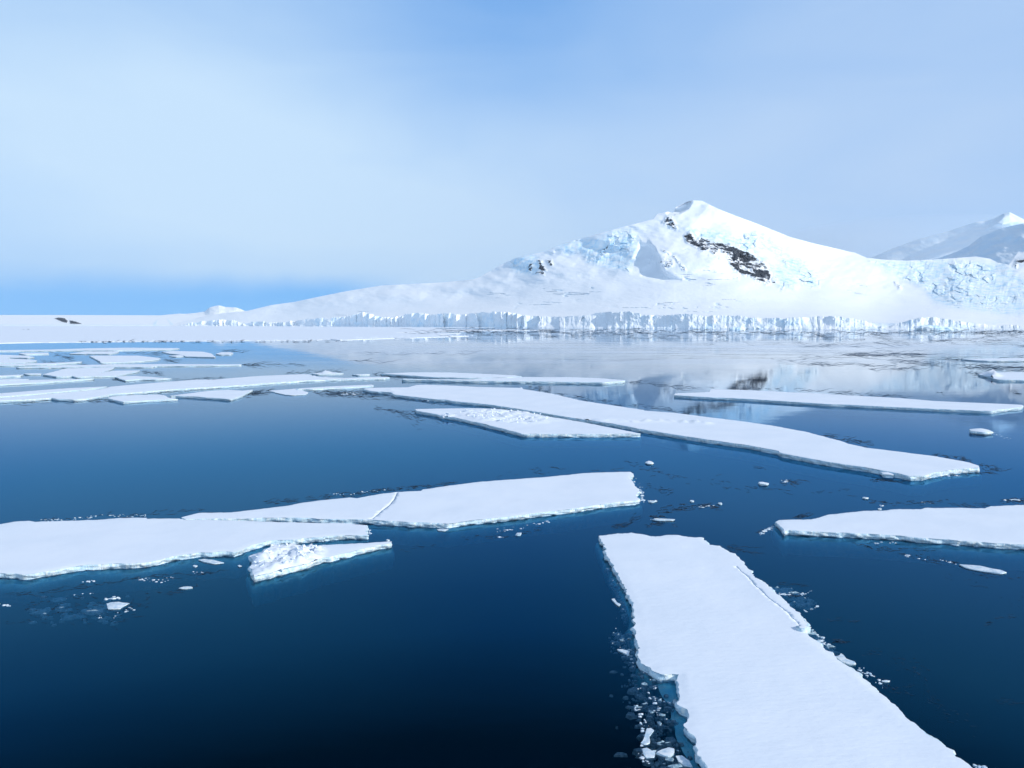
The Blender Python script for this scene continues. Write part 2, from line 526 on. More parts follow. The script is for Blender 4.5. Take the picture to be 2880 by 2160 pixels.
ICE = [zz(s) for s in (
    '4 400,370 520,385 640,395 850,435 900,470 960,500 1000,560 1090,640 1150,700 1230,800 1300,890 1230,905 1180,820 1120,700 1020,640 900,580 820,520 700,500 600,480 480,450',
    '4 880,430 1010,400 1110,440 1200,520 1250,600 1330,620 1430,690 1500,760 1560,830 1540,880 1420,860 1330,760 1240,700 1150,580 980,520',
    '4 1120,700 1200,700 1300,760 1360,850 1340,900 1200,880',
    '3 1100,520 1300,480 1440,480 1600,410 1760,400 1830,480 1830,560 1800,640 1740,740 1600,720 1400,680 1340,580 1200,590',
    '3 720,660 800,620 900,610 960,640 990,700 940,770 800,770 740,730',
    '5 560,660 1300,660 1700,680 2000,700 2150,820 2212,840 2300,1250 1900,1210 1500,1160 1250,1110 1150,950 900,850 700,740')]
STEP = zz('3 1900,395 1930,480 1945,515 1975,548 2005,640 2035,740 2110,800 2210,822 2300,835')
STEPREG = zz('3 1900,395 1930,480 1945,515 1975,548 2005,640 2035,740 2110,800 2210,822 2400,900 2700,900 2700,500 2400,300 2100,250')

def main_disp(PX, PY, W, D):
    hgt = np.clip((PY[0] - PY) / 60.0, 0, 1)
    # broad swells of the snow
    d = 80 * fbm(PX / 260, PY / 90, 3, 1) * sstep(0, .35, W)
    d += 20 * fbm(PX / 60, PY / 26, 3, 4) * sstep(0.3, .65, W)
    # spurs running down to the right
    s = (PX - 1950) * 0.55 - (PY - 565) * 0.9
    d += 45 * (ridged((PX * .9 + PY * .8) / 190, (PY - PX * .4) / 420, 3, 11) - .55) * sstep(0.25, .6, W)
    # the shaded hollow: everything right of the step stands forward
    sd = sdpoly(PX, PY, STEPREG)
    ld = sdline(PX, PY, STEP)
    d += 85 * sstep(662, 715, PY) * sstep(-9, 3, np.where(sd > 0, ld, -ld)) * (1 - sstep(30, 330, ld)) * (1 - sstep(735, 800, PY)) * sstep(0.08, .4, W)
    d -= 34 * sstep(-8, 16, sdpoly(PX, PY, zz('3 1840,500 1960,540 2015,640 2050,750 2190,822 2060,845 1860,785 1890,700 1790,630')))
    # shaded notch left of the summit
    nd = sdpoly(PX, PY, zz('4 240,245 300,180 410,130 440,150 410,200 340,240'))
    d -= 120 * sstep(-6, 8, nd)
    rock = np.zeros(PX.shape)
    for i, p in enumerate(ROCKS):
        q = sdpoly(PX, PY, p)
        sparse = i in (2, 5, 13)
        rock = np.maximum(rock, sstep(-7, 6, q) * (0.72 if sparse else 1.0))
    rock = rock * (.84 + .36 * sstep(-.25, .35, fbm((PX + PY) / 34, (PY - PX * .6) / 26, 3, 57)))
    ice = np.zeros(PX.shape)
    for i, p in enumerate(ICE):
        q = sdpoly(PX, PY, p)
        ice = np.maximum(ice, sstep(-14, 12, q) * (0.85 if i == 5 else 1.0))
    # craggy relief where ice breaks up and where rock is bare
    d1, iv, bd = cells((PX + PY * .35) / 17, (PY - PX * .1) / 11, 3)
    crag = (iv - .5) * 26 + 22 * (ridged(PX / 22, PY / 13, 4, 21) - .5)
    flut = 16 * ridged((PX + PY * .25) / 9, PY / 40, 3, 31)
    d += ice * (crag * sstep(-.3, .4, fbm(PX / 60, PY / 30, 2, 41)) + 0.35 * flut)
    d += rock * (26 * (ridged((PX + PY * .7) / 20, (PY - PX * .6) / 12, 5, 51) - .4) + 12 * fbm(PX / 6, PY / 5, 3, 61))
    # scattered small crevasses and drifts elsewhere
    d += 1.8 * fbm(PX / 14, PY / 5, 4, 71) * sstep(0, .08, W)
    cr = sstep(.80, .90, ridged(PX / 70, PY / 9, 3, 81)) * sstep(.15, .5, fbm(PX / 130, PY / 40, 2, 91)) * (W < .6)
    d -= cr * 8
    return d * sstep(0, 0.03, W), {'rock': rock, 'ice': np.clip(ice + .5 * cr, 0, 1)}

CBx = np.linspace(-500, 3500, 800)
CB = list(zip(CBx, gsm(ctop(CBx), 8) + 4.0))
DR = [(-500, 5200), (500, 5150), (760, 4950), (1100, 4450), (1450, 4050), (1750, 3950), (1950, 3900), (2200, 3900), (2450, 4100), (2800, 4000), (3600, 3800)]
DB = [(x, dshore(x) + 70) for x in range(-500, 3601, 100)]
relief('mountain', 'snow covered mountain with dark bare rock bands and blue icefalls', 470, 3200, 1700, 420, SIL, CB, DR, DB, 0.62, main_disp, back=1500, smooth=75)

# ice cliff along the shore
def cliff_disp(PX, PY, W, D):
    # metres along the shore
    S = (PX - 1440) * D[0][None, :] / FPX + 9000.0
    Sw = S + 5 * fbm(S / 40, W * 1.2, 2, 33)
    _, iv, bd = cells(Sw / 60.0 + 2.0 * fbm(S / 300, 0 * S, 2, 60), np.zeros_like(S) + .5, 5)
    _, iv2, bd2 = cells(Sw / 15.0 + 3.3, np.zeros_like(S) + .5, 9)
    d = (iv - .5) * 17 + (iv2 - .5) * 2.0
    calm = .15 + .9 * sstep(.25, .75, vn(S / 130, 0 * S, 44))
    g = np.gradient(D[0]) / np.gradient(S[0])
    u = Sw / 48.0 + 3.2 * fbm(S / 190, 0 * S, 3, 71) + .12 * fbm(S / 30, W * 2, 2, 72); u = u - np.floor(u)
    d += (np.minimum(gsm(g, 30), 0)[None, :] * 1.0 - .10) * 40.0 * (u - .5) * (.18 + .62 * (1 - sstep(1350, 1750, PX))) * (.35 + 1.1 * vn(S / 90, 0 * S, 74))
    d -= 7 * (1 - sstep(0, .12, bd)) * calm
    d += 2.2 * calm * fbm(S / 11, W * 1.3, 4, 15) + 7 * fbm(S / 24, W * 1.9, 4, 17) + 2.0 * fbm(S / 4, W * 9, 3, 16)
    slump = np.maximum(sstep(.5, .75, vn(S / 75, 0 * S, 47)), sstep(2150, 2500, PX) * .8 * vn(S / 50, 0 * S, 48))
    d -= 45 * W * slump + 22 * fbm(S / 170, W * .3, 2, 18)
    d -= 12 * W * (0.5 + vn(S / 60, W * 0, 8))
    d += 10 * (1 - sstep(0, .14 + .3 * vn(S / 12, 0 * S, 3), W))      # fallen rubble at the foot
    ice = np.clip(.30 + 1.3 * fbm(S / 46, W * 1.4, 4, 22) + .12 * (1 - sstep(0, .25, bd2)) + .6 * (1 - sstep(0, .2, bd)), 0, 1)
    return np.maximum(d, -60), {'rock': np.zeros(PX.shape), 'ice': .65 * ice * (1 - .8 * slump) * (W < .97)}
CT2 = [(p, ctop(p) + .6 * float(fbm(p / 11.0, 0.0, 4, 5)) * 7.0) for p in np.linspace(440, 3300, 1740)]
relief('ice_cliff', 'blue white glacier front of broken ice along the shore', 470, 3200, 2300, 60, CT2, SHORE,
       [(x, dshore(x) + 26) for x in range(500, 3601, 100)], [(x, dshore(x)) for x in range(500, 3601, 100)], 1.0, cliff_disp, back=260, backdrop=2, smooth=0)

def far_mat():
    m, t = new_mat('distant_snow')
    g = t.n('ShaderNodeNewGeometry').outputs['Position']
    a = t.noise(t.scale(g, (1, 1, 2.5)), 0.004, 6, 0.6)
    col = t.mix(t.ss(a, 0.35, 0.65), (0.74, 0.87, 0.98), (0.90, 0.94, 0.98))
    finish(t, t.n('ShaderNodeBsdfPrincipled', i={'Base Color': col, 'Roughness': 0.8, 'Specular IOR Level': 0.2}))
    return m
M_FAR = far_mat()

# low ice shelf on the far left
def shelf_disp(PX, PY, W, D):
    d = 30 * fbm(PX / 60, PY / 6, 3, 101) + 60 * fbm(PX / 200, W * 2, 2, 105)
    rock = np.maximum(sstep(-3, 3, sdpoly(PX, PY, zz('1 470,295 500,285 560,292 585,315 580,332 540,325 500,308'))),
                      sstep(-3, 3, sdpoly(PX, PY, zz('1 600,308 650,318 715,342 660,342 605,338'))))
    d -= 40 * rock
    q = np.maximum(sstep(-4, 4, sdpoly(PX, PY, zz('1 1330,330 1360,310 1350,350 1320,355'))), sstep(-4, 4, sdpoly(PX, PY, zz('1 1450,300 1500,350 1480,360'))))
    return d * sstep(0, .1, W), {'rock': rock * 1.5, 'ice': np.clip(sstep(.25, .0, W) * .5 + q, 0, 1)}
relief('ice_shelf', 'low flat white ice shelf on the left horizon', -900, 760, 900, 60, [(-900, 885), (200, 886), (500, 887), (760, 888)],
       [(-900, 916.5), (760, 916.5)], [(-900, 8200), (760, 7600)], [(-900, 4950), (760, 4950)], 1.5, shelf_disp, back=1500)

# small hill beyond the shelf
def hill_disp(PX, PY, W, D):
    return 60 * fbm(PX / 30, PY / 9, 4, 111) * sstep(0, .1, W) + 8 * fbm(PX / 5, PY / 3, 3, 115), {'rock': 0 * PX, 'ice': 0 * PX}
relief('snow_hill', 'small rounded white hill beyond the ice shelf', 380, 760, 340, 60,
       zz('P 380,892 440,888 480,884 1 1550,252 1600,254 1700,245 1770,233 1810,200 1850,188 1890,180 1950,195 2040,199 2080,212 2110,227 2140,232 2250,246 2340,260'),
       [(380, 894), (760, 894)], [(380, 8500), (760, 8100)], [(380, 7500), (760, 7300)], .7, hill_disp, back=900)

# far mountain in mist on the right
def far_disp(PX, PY, W, D):
    t = (PX - 2500) / 400
    d = 900 * np.clip(t, -1, 1.2)                            # its near flank faces left, away from the sun
    q = sstep(-10, 12, sdpoly(PX, PY, zz('5 1860,300 1900,220 1990,150 2060,130 2130,165 2300,240 2600,300 2212,262 2100,275 1980,310')))
    d += q * (900 - 1.6 * (PX - 2790) * 8 * .5)
    d += 90 * fbm(PX / 70, PY / 35, 3, 121) + 10 * fbm(PX / 9, PY / 7, 3, 131)
    return d, {'rock': 0 * PX, 'ice': 0 * PX}
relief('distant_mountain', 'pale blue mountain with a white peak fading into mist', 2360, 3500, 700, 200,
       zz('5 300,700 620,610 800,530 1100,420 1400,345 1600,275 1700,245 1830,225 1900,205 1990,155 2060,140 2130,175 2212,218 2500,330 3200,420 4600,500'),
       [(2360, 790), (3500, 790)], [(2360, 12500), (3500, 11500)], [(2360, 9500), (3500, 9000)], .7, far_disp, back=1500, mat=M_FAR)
def flank_disp(PX, PY, W, D):
    d = 700 * np.clip((PX - 2640) / 240, -1, 2.5)
    d += 60 * fbm(PX / 50, PY / 20, 4, 141)
    return d, {'rock': 0 * PX, 'ice': 0 * PX}
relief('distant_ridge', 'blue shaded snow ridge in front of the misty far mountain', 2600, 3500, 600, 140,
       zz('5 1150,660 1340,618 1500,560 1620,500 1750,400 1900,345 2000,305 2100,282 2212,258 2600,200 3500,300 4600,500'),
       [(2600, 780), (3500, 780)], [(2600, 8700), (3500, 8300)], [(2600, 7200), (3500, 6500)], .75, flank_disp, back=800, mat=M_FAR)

# ------------------------------------------------------------------ floes
def world_outline(px, z):
    P = np.asarray(px, float)
    x, y = on_plane(P[:, 0], P[:, 1], z)
    return np.stack([x, y], -1)

def area(P):
    x, y = P[:, 0], P[:, 1]
    return .5 * np.sum(x * np.roll(y, -1) - np.roll(x, -1) * y)

def resample(P, L, amp, seed, closed=True, q=3.5):
    out = []
    n = len(P)
    for i in range(n if closed else n - 1):
        a, b = P[i], P[(i + 1) % n]
        k = max(1, int(np.hypot(*(b - a)) / L))
        for j in range(k): out.append(a + (b - a) * j / k)
    if not closed: out.append(P[-1])
    O = np.array(out)
    s = q * L
    O[:, 0] += amp * (fbm(out_x := O[:, 0] / s, O[:, 1] / s, 3, seed)) * 1.0
    O[:, 1] += amp * (fbm(O[:, 0] / s + 9.1, O[:, 1] / s, 3, seed + 5))
    return O

def normals(P):
    t = np.roll(P, -1, 0) - np.roll(P, 1, 0)
    t2 = (np.roll(t, 1, 0) + t * 2 + np.roll(t, -1, 0))
    n = np.stack([t2[:, 1], -t2[:, 0]], -1)
    return n / (np.hypot(n[:, 0], n[:, 1])[:, None] + 1e-9)

FL = 0
def floe(label, spec, fb=0.42, amp=0.16, group=None, hum=None, cracks=(), flare=0.35, foot=None, name='ice_floe', simple=False, cat='ice floe', roughedge=0.0, ice_top=False, bulge=0.0, detail=1.0, fine=1.0, rubble=None):
    """hum: list of (px polygon, height, scale);  cracks: px polylines"""
    global FL
    FL += 1; seed = FL * 13
    px = zz(spec) if isinstance(spec, str) else spec
    P0 = world_outline(px, fb)
    if area(P0) < 0: P0 = P0[::-1]
    cx, cy = P0.mean(0)
    dep = max(15.0, np.min(P0[:, 1]))
    L = max(0.13, dep * 0.0032) * fine
    per = np.sum(np.hypot(*(np.roll(P0, -1, 0) - P0).T))
    L = max(L, per / 1800)
    P = resample(P0, L, amp * max(1, dep / 90), seed)
    nb = len(P)
    xmin, ymin = P.min(0); xmax, ymax = P.max(0)
    ar = abs(area(P))
    g = max(L * 1.6, math.sqrt(ar / (5200 * detail)))
    gx, gy = np.meshgrid(np.arange(xmin, xmax, g), np.arange(ymin, ymax, g))
    rs = np.random.RandomState(seed)
    gx = gx.ravel() + rs.uniform(-.3, .3, gx.size) * g; gy = gy.ravel() + rs.uniform(-.3, .3, gy.size) * g
    sd = sdpoly(gx, gy, P) if gx.size * nb < 4e7 else sdpoly(gx, gy, P0)
    k = sd > g * .45
    IN = np.stack([gx[k], gy[k]], -1)
    pts = [P, IN]
    edges = []; off = nb + len(IN); depth_extra = {}
    for (cl, cw, cdp) in cracks:
        Q = world_outline(zz(cl) if isinstance(cl, str) else cl, fb)
        Q = resample(Q, L * 1.3, .10, seed + 3, closed=False)
        t = np.gradient(Q, axis=0); nn = np.stack([t[:, 1], -t[:, 0]], -1); nn /= np.hypot(*nn.T)[:, None] + 1e-9
        ins = sdpoly(Q[:, 0], Q[:, 1], P) > L * .8
        Q = Q[ins]; nn = nn[ins]
        wv = cw * (0.6 + 0.8 * vn(np.arange(len(Q)) / 4.0, 0 * Q[:, 0], seed))[:, None]
        for o_, z_ in ((-1, 0), (0, -cdp), (1, 0)):
            pts.append(Q + nn * wv * .5 * o_)
            for j in range(len(Q)): depth_extra[off + j] = z_
            edges += [(off + j, off + j + 1) for j in range(len(Q) - 1)]
            off += len(Q)
    allp = np.vstack(pts)
    v2, e2, f2, ov, oe, of = delaunay_2d_cdt([Vector(p) for p in allp], edges, [list(range(nb))], 1, 1e-5)
    VV = np.array([(v.x, v.y) for v in v2])
    z = np.full(len(VV), fb)
    sdv = sdpoly(VV[:, 0], VV[:, 1], P0)
    inner = sstep(0, max(.5, 2 * L), sdv)
    z += inner * (.05 * fbm(VV[:, 0] / 4.5, VV[:, 1] / 4.5, 3, seed + 1) + .03)
    z += inner * bulge
    if roughedge: z += (1 - sstep(0, 2.0, sdv)) * roughedge * np.maximum(0, fbm(VV[:, 0] / .5, VV[:, 1] / .5, 4, seed + 4))
    for (hp, hh, hs) in (hum or []):
        H = world_outline(zz(hp) if isinstance(hp, str) else hp, fb)
        q = sdpoly(VV[:, 0], VV[:, 1], H)
        edge = max(.4, np.sqrt(abs(area(H))) * .12)
        mk = sstep(-edge, edge, q)
        d1, iv, bd = cells(VV[:, 0] / hs, VV[:, 1] / hs, seed)
        z += mk * hh * (np.maximum(0, iv - .35) * 1.1 + .9 * (ridged(VV[:, 0] / hs / 1.3, VV[:, 1] / hs / 1.3, 4, seed + 8) - .45)) * sstep(-.2, .5, sdv)
    zi = np.array([depth_extra.get(o[0], 0) if o else 0 for o in ov]) if depth_extra else 0
    z = z + zi
    VT = np.column_stack([VV, z])
    FT = np.array([list(f) for f in f2 if len(f) == 3], int)
    # keep top faces pointing up
    a, b, c = VV[FT[:, 0]], VV[FT[:, 1]], VV[FT[:, 2]]
    cr = (b[:, 0] - a[:, 0]) * (c[:, 1] - a[:, 1]) - (b[:, 1] - a[:, 1]) * (c[:, 0] - a[:, 0])
    FT[cr < 0] = FT[cr < 0][:, ::-1]
    # wall
    N = normals(P)
    s = np.arange(nb) * L
    sc = min(1.0, fb / .42) if not simple else fb / .42
    prof = [(fb, 0), (fb * .93, .03), (fb * .72, .05), (fb * .5, .05), (fb * .28, .03), (fb * .12, -.03), (0.0, -.05), (-.10, -.02)]
    rings = []
    for j, (zr, of_) in enumerate(prof):
        nz = fbm(s / .5, np.full(nb, j * .45), 3, seed + 20) * .22 + fbm(s / 2.2, np.full(nb, j * .2), 2, seed + 22) * .10
        o_ = (of_ + nz * (0 if j == 0 else 1)) * sc
        zj = zr + (fbm(s / .8, np.full(nb, j * 1.3), 2, seed + 25) * .04 * sc if 0 < j < 6 else 0)
        if j == 0:
            zj = zr
        rings.append(np.column_stack([P + N * np.asarray(o_)[:, None] if not np.isscalar(o_) else P + N * o_, np.full(nb, 0.) + zj]))
    def strip(rings):
        V = np.vstack(rings); F = []
        m = len(rings)
        i = np.arange(nb); i2 = (i + 1) % nb
        for j in range(m - 1):
            F.append(np.stack([j * nb + i, (j + 1) * nb + i, (j + 1) * nb + i2, j * nb + i2], -1))
        return V, np.vstack(F)
    WV, WF = strip(rings)
    fl = flare * (.5 + 1.0 * vn(s / 2.5, 0 * s, seed + 30)) + .06 * fbm(s / .5, 0 * s, 3, seed + 31)
    frings = [np.column_stack([P + N * (-.02 * sc), np.full(nb, -.10)]),
              np.column_stack([P + N * (fl * .5)[:, None], np.full(nb, -.22) - .1 * vn(s, 0 * s, 2)]),
              np.column_stack([P + N * fl[:, None], np.full(nb, -.50) - .2 * vn(s, 0 * s, 3)]),
              np.column_stack([P + N * (fl * .9)[:, None], np.full(nb, -1.1)]),
              np.column_stack([P + N * (fl * .3)[:, None], np.full(nb, -1.9)])]
    FV, FF = strip(frings)
    org = np.array([cx, cy, 0.0])
    if simple:
        V = np.vstack([VT, WV]); F = [tuple(f) for f in FT] + [tuple(f + len(VT)) for f in WF]
        me = bpy.data.meshes.new(name); me.from_pydata([tuple(v - org) for v in V], [], F); me.validate()
        o = link(name, me, M_CHUNK if ice_top else M_SNOW)
        me.materials.append(M_WALL)
        mi = np.array([0] * len(FT) + [1] * len(WF), np.int32)
        if len(mi) == len(me.polygons): me.polygons.foreach_set('material_index', mi)
        o.location = org
        return tag(o, label, cat, group)
    e = bpy.data.objects.new(name, None); C.objects.link(e)
    e.location = org; e.empty_display_size = 1
    tag(e, label, cat, group)
    link('snow_cover', mesh_np('snow_cover', VT - org, FT), M_SNOW, e)
    link('ice_wall', mesh_np('ice_wall', WV - org, WF), M_WALL, e)
    link('submerged_foot', mesh_np('submerged_foot', FV - org, FF), M_FOOT, e)
    if rubble:
        RV = []; RF = []
        for (hp, cnt, sz) in rubble:
            H = world_outline(zz(hp), fb); x0, y0 = H.min(0); x1, y1 = H.max(0)
            made = 0
            while made < cnt:
                bx, by = rs.uniform(x0, x1), rs.uniform(y0, y1)
                dd = float(sdpoly(np.array([bx]), np.array([by]), H)[0])
                if dd < 0 and rs.rand() > .12: continue
                if dd < -1.5: continue
                made += 1
                k = int(np.argmin((VT[:, 0] - bx) ** 2 + (VT[:, 1] - by) ** 2)); bz = VT[k, 2]
                a, b, c = sz * rs.uniform(.35, 1.1), sz * rs.uniform(.3, .8), sz * rs.uniform(.12, .35)
                rot = Euler((rs.normal(0, .45), rs.normal(0, .45), rs.uniform(0, 6.3))).to_matrix()
                base = len(RV)
                for q in ((-1, -1, -1), (1, -1, -1), (1, 1, -1), (-1, 1, -1), (-1, -1, 1), (1, -1, 1), (1, 1, 1), (-1, 1, 1)):
                    v = rot @ Vector((q[0] * a * .5 * rs.uniform(.7, 1.15), q[1] * b * .5 * rs.uniform(.7, 1.15), q[2] * c * .5))
                    RV.append((bx + v.x, by + v.y, bz + v.z + c * .15))
                RF += [tuple(base + i for i in f) for f in ((0, 3, 2, 1), (4, 5, 6, 7), (0, 1, 5, 4), (1, 2, 6, 5), (2, 3, 7, 6), (3, 0, 4, 7))]
        link('ice_rubble', mesh_np('ice_rubble', np.array(RV) - org, RF), M_SNOW, e, smooth=False)['kind'] = 'stuff'
    if foot:
        # a wide ledge of ice standing out under water
        Q = world_outline(zz(foot), -0.2)
        if area(Q) < 0: Q = Q[::-1]
        Q = resample(Q, .3, .35, seed + 40, q=5)
        n = len(Q)
        v2, _, f2, _, _, _ = delaunay_2d_cdt([Vector(p) for p in Q], [], [list(range(n))], 1, 1e-5)
        VL = np.array([(v.x, v.y, -.14 - .16 * float(vn(v.x / 1.2, v.y / 1.2, 4))) for v in v2])
        FLc = [tuple(f) for f in f2]
        base = len(VL); V = [tuple(v) for v in VL]
        NQ = normals(Q)
        for zr, of_ in ((-.5, .12), (-1.2, .2), (-2.4, -.2)):
            V += [(Q[i, 0] + NQ[i, 0] * of_, Q[i, 1] + NQ[i, 1] * of_, zr) for i in range(n)]
        for r in range(2):
            FLc += [(base + r * n + i, base + (r + 1) * n + i, base + (r + 1) * n + (i + 1) % n, base + r * n + (i + 1) % n) for i in range(n)]
        me = bpy.data.meshes.new('submerged_ledge'); me.from_pydata([tuple(np.array(v) - org) for v in V], [], FLc); me.validate()
        link('submerged_ledge', me, M_FOOT, e)
    return e

G_L = 'flat ice floes drifting together on the left'
G_S = 'small pieces of ice floating between the floes'

floe('long white slab in front on the right with a hairline crack near its edge',
     'C 205,134 300,120 415,113 490,125 565,140 640,130 710,128 780,142 872,143 915,188 985,197 1040,235 1085,250 1140,300 1215,385 1220,405 1280,440 1370,515 '
     '1440,580 1480,625 1510,635 1545,680 1560,715 1548,738 1560,768 D 300,850 390,920 460,975 560,1050 680,1160 760,1220 850,1310 910,1365 1000,1435 1100,1505 1200,1580 1300,1659 1700,1990 '
     'C 1300,2300 1050,2000 905,1659 870,1590 845,1530 820,1442 768,1412 762,1385 778,1360 788,1310 770,1265 722,1238 728,1150 722,1048 690,1040 600,1040 560,1020 540,995 475,970 455,930 468,862 '
     '450,830 440,760 432,680 428,600 400,540 380,500 350,440 320,380 265,290 240,210 210,150', amp=.22, fb=.42,
     cracks=[('C 1100,335 1140,375 1185,410 1210,450 1260,492 1330,560 1400,610 1450,655 1490,695 1515,720', .055, .12)],
     foot='C 575,1060 585,1100 620,1200 650,1260 690,1330 720,1430 760,1540 800,1640 860,1760 960,1760 905,1659 800,1420 760,1240 735,1060', flare=.42, detail=1.6)

floe('broad white floe running off the left edge in front of the central floe',
     'A -500,480 0,402 90,385 190,380 215,386 500,378 650,372 770,362 945,360 948,367 1160,364 1200,374 1350,373 1560,381 1850,388 2030,394 2150,400 B 0,508 150,510 240,518 300,525 305,540 295,565 305,588 '
     '225,588 100,590 0,600 A 2100,486 1970,492 1930,500 1740,508 1640,535 1560,570 1520,582 1450,578 1380,585 1290,585 1120,610 960,650 850,655 700,658 560,665 400,690 220,722 160,725 0,718 -500,725',
     fb=.42, detail=1.5)
floe('long white central floe with a crack through its left part and squared end',
     'A 1172,358 1280,330 1500,325 1860,283 1960,262 B 0,362 190,345 240,349 410,318 505,308 660,300 668,292 840,267 1030,243 1200,230 1500,208 1700,187 1850,180 2015,177 2028,190 2028,205 2012,215 2040,265 2072,303 '
     '2050,318 2048,338 2075,355 2000,368 1850,383 1600,422 1430,440 1200,470 1000,490 830,514 760,508 600,505 500,497 330,487 200,484 0,483 A 2050,364 1850,358 1700,360 1560,366 1350,364 1200,368', fb=.46,
     cracks=[('B 505,300 488,345 460,385 400,430 345,475 322,498', .22, .30)], detail=1.5)
floe('small wedge shaped floe heaped with rough snow, below the broad left floe',
     'A 1622,608 1670,588 1740,570 1765,540 1860,532 1930,535 1965,545 2045,550 2100,535 B 0,652 120,647 300,640 430,630 460,630 458,642 380,655 300,670 190,698 60,730 A 2160,610 2100,618 1960,668 1850,690 1740,722 1640,745 1632,710 1624,680 1636,645',
     fb=.42, hum=[('A 1640,620 1760,550 1870,540 1960,560 2080,560 2060,640 1960,660 1840,690 1650,735', .62, .42)], flare=.3, detail=2.5, rubble=[('A 1650,630 1760,560 1870,550 1960,565 2080,570 2060,630 1960,650 1840,680 1660,720', 95, .40)])
floe('white floe entering from the right edge with a pointed left end and streaked wall',
     'F 780,958 800,948 870,945 990,945 1080,918 1200,905 1290,895 1400,893 1490,885 1610,885 1640,878 1860,878 1980,880 2020,868 2212,860 2700,845 D 2700,330 2000,225 1636,192 1400,178 1330,172 1240,165 1100,155 1000,150 900,140 800,130 660,122 500,115 380,110 160,100 90,93 62,104 50,85 20,55 0,42',
     fb=.46, detail=1.2)
floe('very long diagonal floe right of centre with a blue shaded near wall',
     'E 140,220 210,213 440,210 500,195 560,193 700,197 900,208 1185,214 1190,208 1205,222 1400,253 1580,297 1700,315 1900,345 2000,360 F 0,315 200,330 370,352 600,380 760,403 960,440 1090,475 1150,490 1200,508 1300,530 1500,555 1700,580 1850,607 1900,618 1940,632 1955,645 '
     '1850,652 1720,670 1680,680 1630,692 1550,694 1480,676 1300,644 1100,614 930,584 815,562 800,550 650,520 400,485 200,455 0,422 E 1800,450 1600,424 1400,390 1250,365 1000,326 730,300 700,292 620,288 500,275 350,258 330,242 200,235',
     fb=.62, amp=.2, hum=[('E 1440,415 1700,424 1980,430 2190,428 2190,440 1950,444 1700,436 1460,424', .55, .9), ('F 230,376 300,378 410,388 400,396 300,390 230,384', .6, .8), ('E 300,225 330,222 400,240 345,250', .4, .6)], detail=1.5)
floe('pointed floe topped with broken snow blocks, just below the long diagonal floe',
     'E 490,354 760,349 900,348 1050,354 1250,380 1330,399 1450,416 1600,441 1800,481 1980,516 1600,519 1200,517 1150,504 1000,466 920,446 840,430 750,410 660,400 640,388 500,366',
     fb=.6, hum=[('E 780,372 960,362 1150,368 1330,395 1400,435 1330,450 1180,455 1050,445 900,430 820,410 780,390', .6, .7), ('E 650,392 740,396 760,412 660,402', .6, .5)], detail=3, rubble=[('E 780,376 960,364 1150,370 1330,397 1400,435 1330,448 1180,453 1050,443 900,428 820,410 790,392', 110, .55), ('E 660,394 740,398 755,410 668,402', 14, .5)])
floe('thin far floe whose rear edge leads the pair above the long diagonal floe',
     'E 260,120 450,111 700,111 860,117 1150,131 1190,138 1050,146 850,148 600,142 400,127', fb=.6)
floe('long far floe with a pitted front wall, in front of the thin far floe',
     'E 400,154 560,156 870,158 900,153 1080,147 1190,142 1500,143 1700,149 1880,163 1870,168 1740,177 1400,172 1100,168 860,166 560,159 400,157', fb=.75, flare=.2)
floe('long straight white floe on the right below the reflection of the rocks',
     'F 200,218 400,210 410,193 600,198 1000,218 1500,245 1700,262 2200,283 2208,287 2200,297 2050,314 2030,320 1900,315 1500,298 1200,283 1100,280 850,264 600,248 400,240 200,228', fb=.6,
     hum=[('F 340,206 400,200 410,212 350,212', .5, .8)])
floe('far floe at the right edge with a small heap of ice on its left tip',
     'F 1950,104 2040,97 2212,95 2600,92 2600,138 2212,140 2060,138 2020,122 1960,110', fb=.7, hum=[('F 1990,104 2040,100 2060,120 2030,128', 2.0, 1.2)])
floe('narrow snow strip at the right edge farther out than the heaped floe',
     'F 1850,20 2000,17 2212,13 2600,10 2600,28 2212,29 2000,29 1940,27', fb=.6)

floe('longest floe of the left group, its right end trailing into broken pieces',
     '1 -400,1018 0,984 350,955 600,932 870,905 960,882 1340,850 1700,822 2 0,822 370,792 600,782 780,775 830,778 860,790 920,800 1150,808 1350,800 1500,798 1520,803 1480,811 1400,813 930,824 700,836 500,850 300,866 0,886 '
     '1 1500,906 1200,929 950,949 850,968 730,988 650,994 500,989 450,980 0,1005 -400,1030', fb=.55, group=G_L, hum=[('2 835,775 870,780 920,798 860,800', 1.0, 1.0)])
floe('long narrow floe lying against the rear edge of the longest left floe',
     '1 -400,975 0,940 330,915 600,895 930,880 850,893 600,918 350,941 0,970 -400,1002', fb=.55, group=G_L)
floe('small floe nearest the viewer in the left group, shaped like a flat kite',
     '1 930,985 960,968 1150,955 1360,950 1420,958 1460,978 1540,990 1350,998 1080,1012 1060,1012 990,998', fb=.5, group=G_L)
floe('flat triangular floe right of the kite shaped one in the left group',
     '1 1465,962 1520,955 1800,920 1980,910 2100,918 2190,908 2060,972 2000,990 1880,982 1700,970 1530,962', fb=.5, group=G_L)
floe('thin grey sunk floe at the right of the left group beside a narrow white one',
     '2 480,918 720,900 820,930 800,950 680,956 610,950', fb=.2, group=G_L)
floe('narrow white floe with a squared right tip, just right of the left group',
     '2 720,903 760,896 1000,881 1370,865 1380,870 1375,877 1180,888 1060,893 850,902', fb=.5, group=G_L)
floe('large cracked floe in the middle of the left group',
     '1 370,778 500,745 570,725 985,715 960,735 850,765 990,745 1210,742 1200,750 1000,789 800,794 650,800 630,790 480,795 440,786', fb=.5, group=G_L)
floe('low floe with a nick in its middle, right of the large cracked left floe',
     '1 990,795 1170,790 1300,798 1480,812 1350,818 1200,818 1080,828', fb=.5, group=G_L)
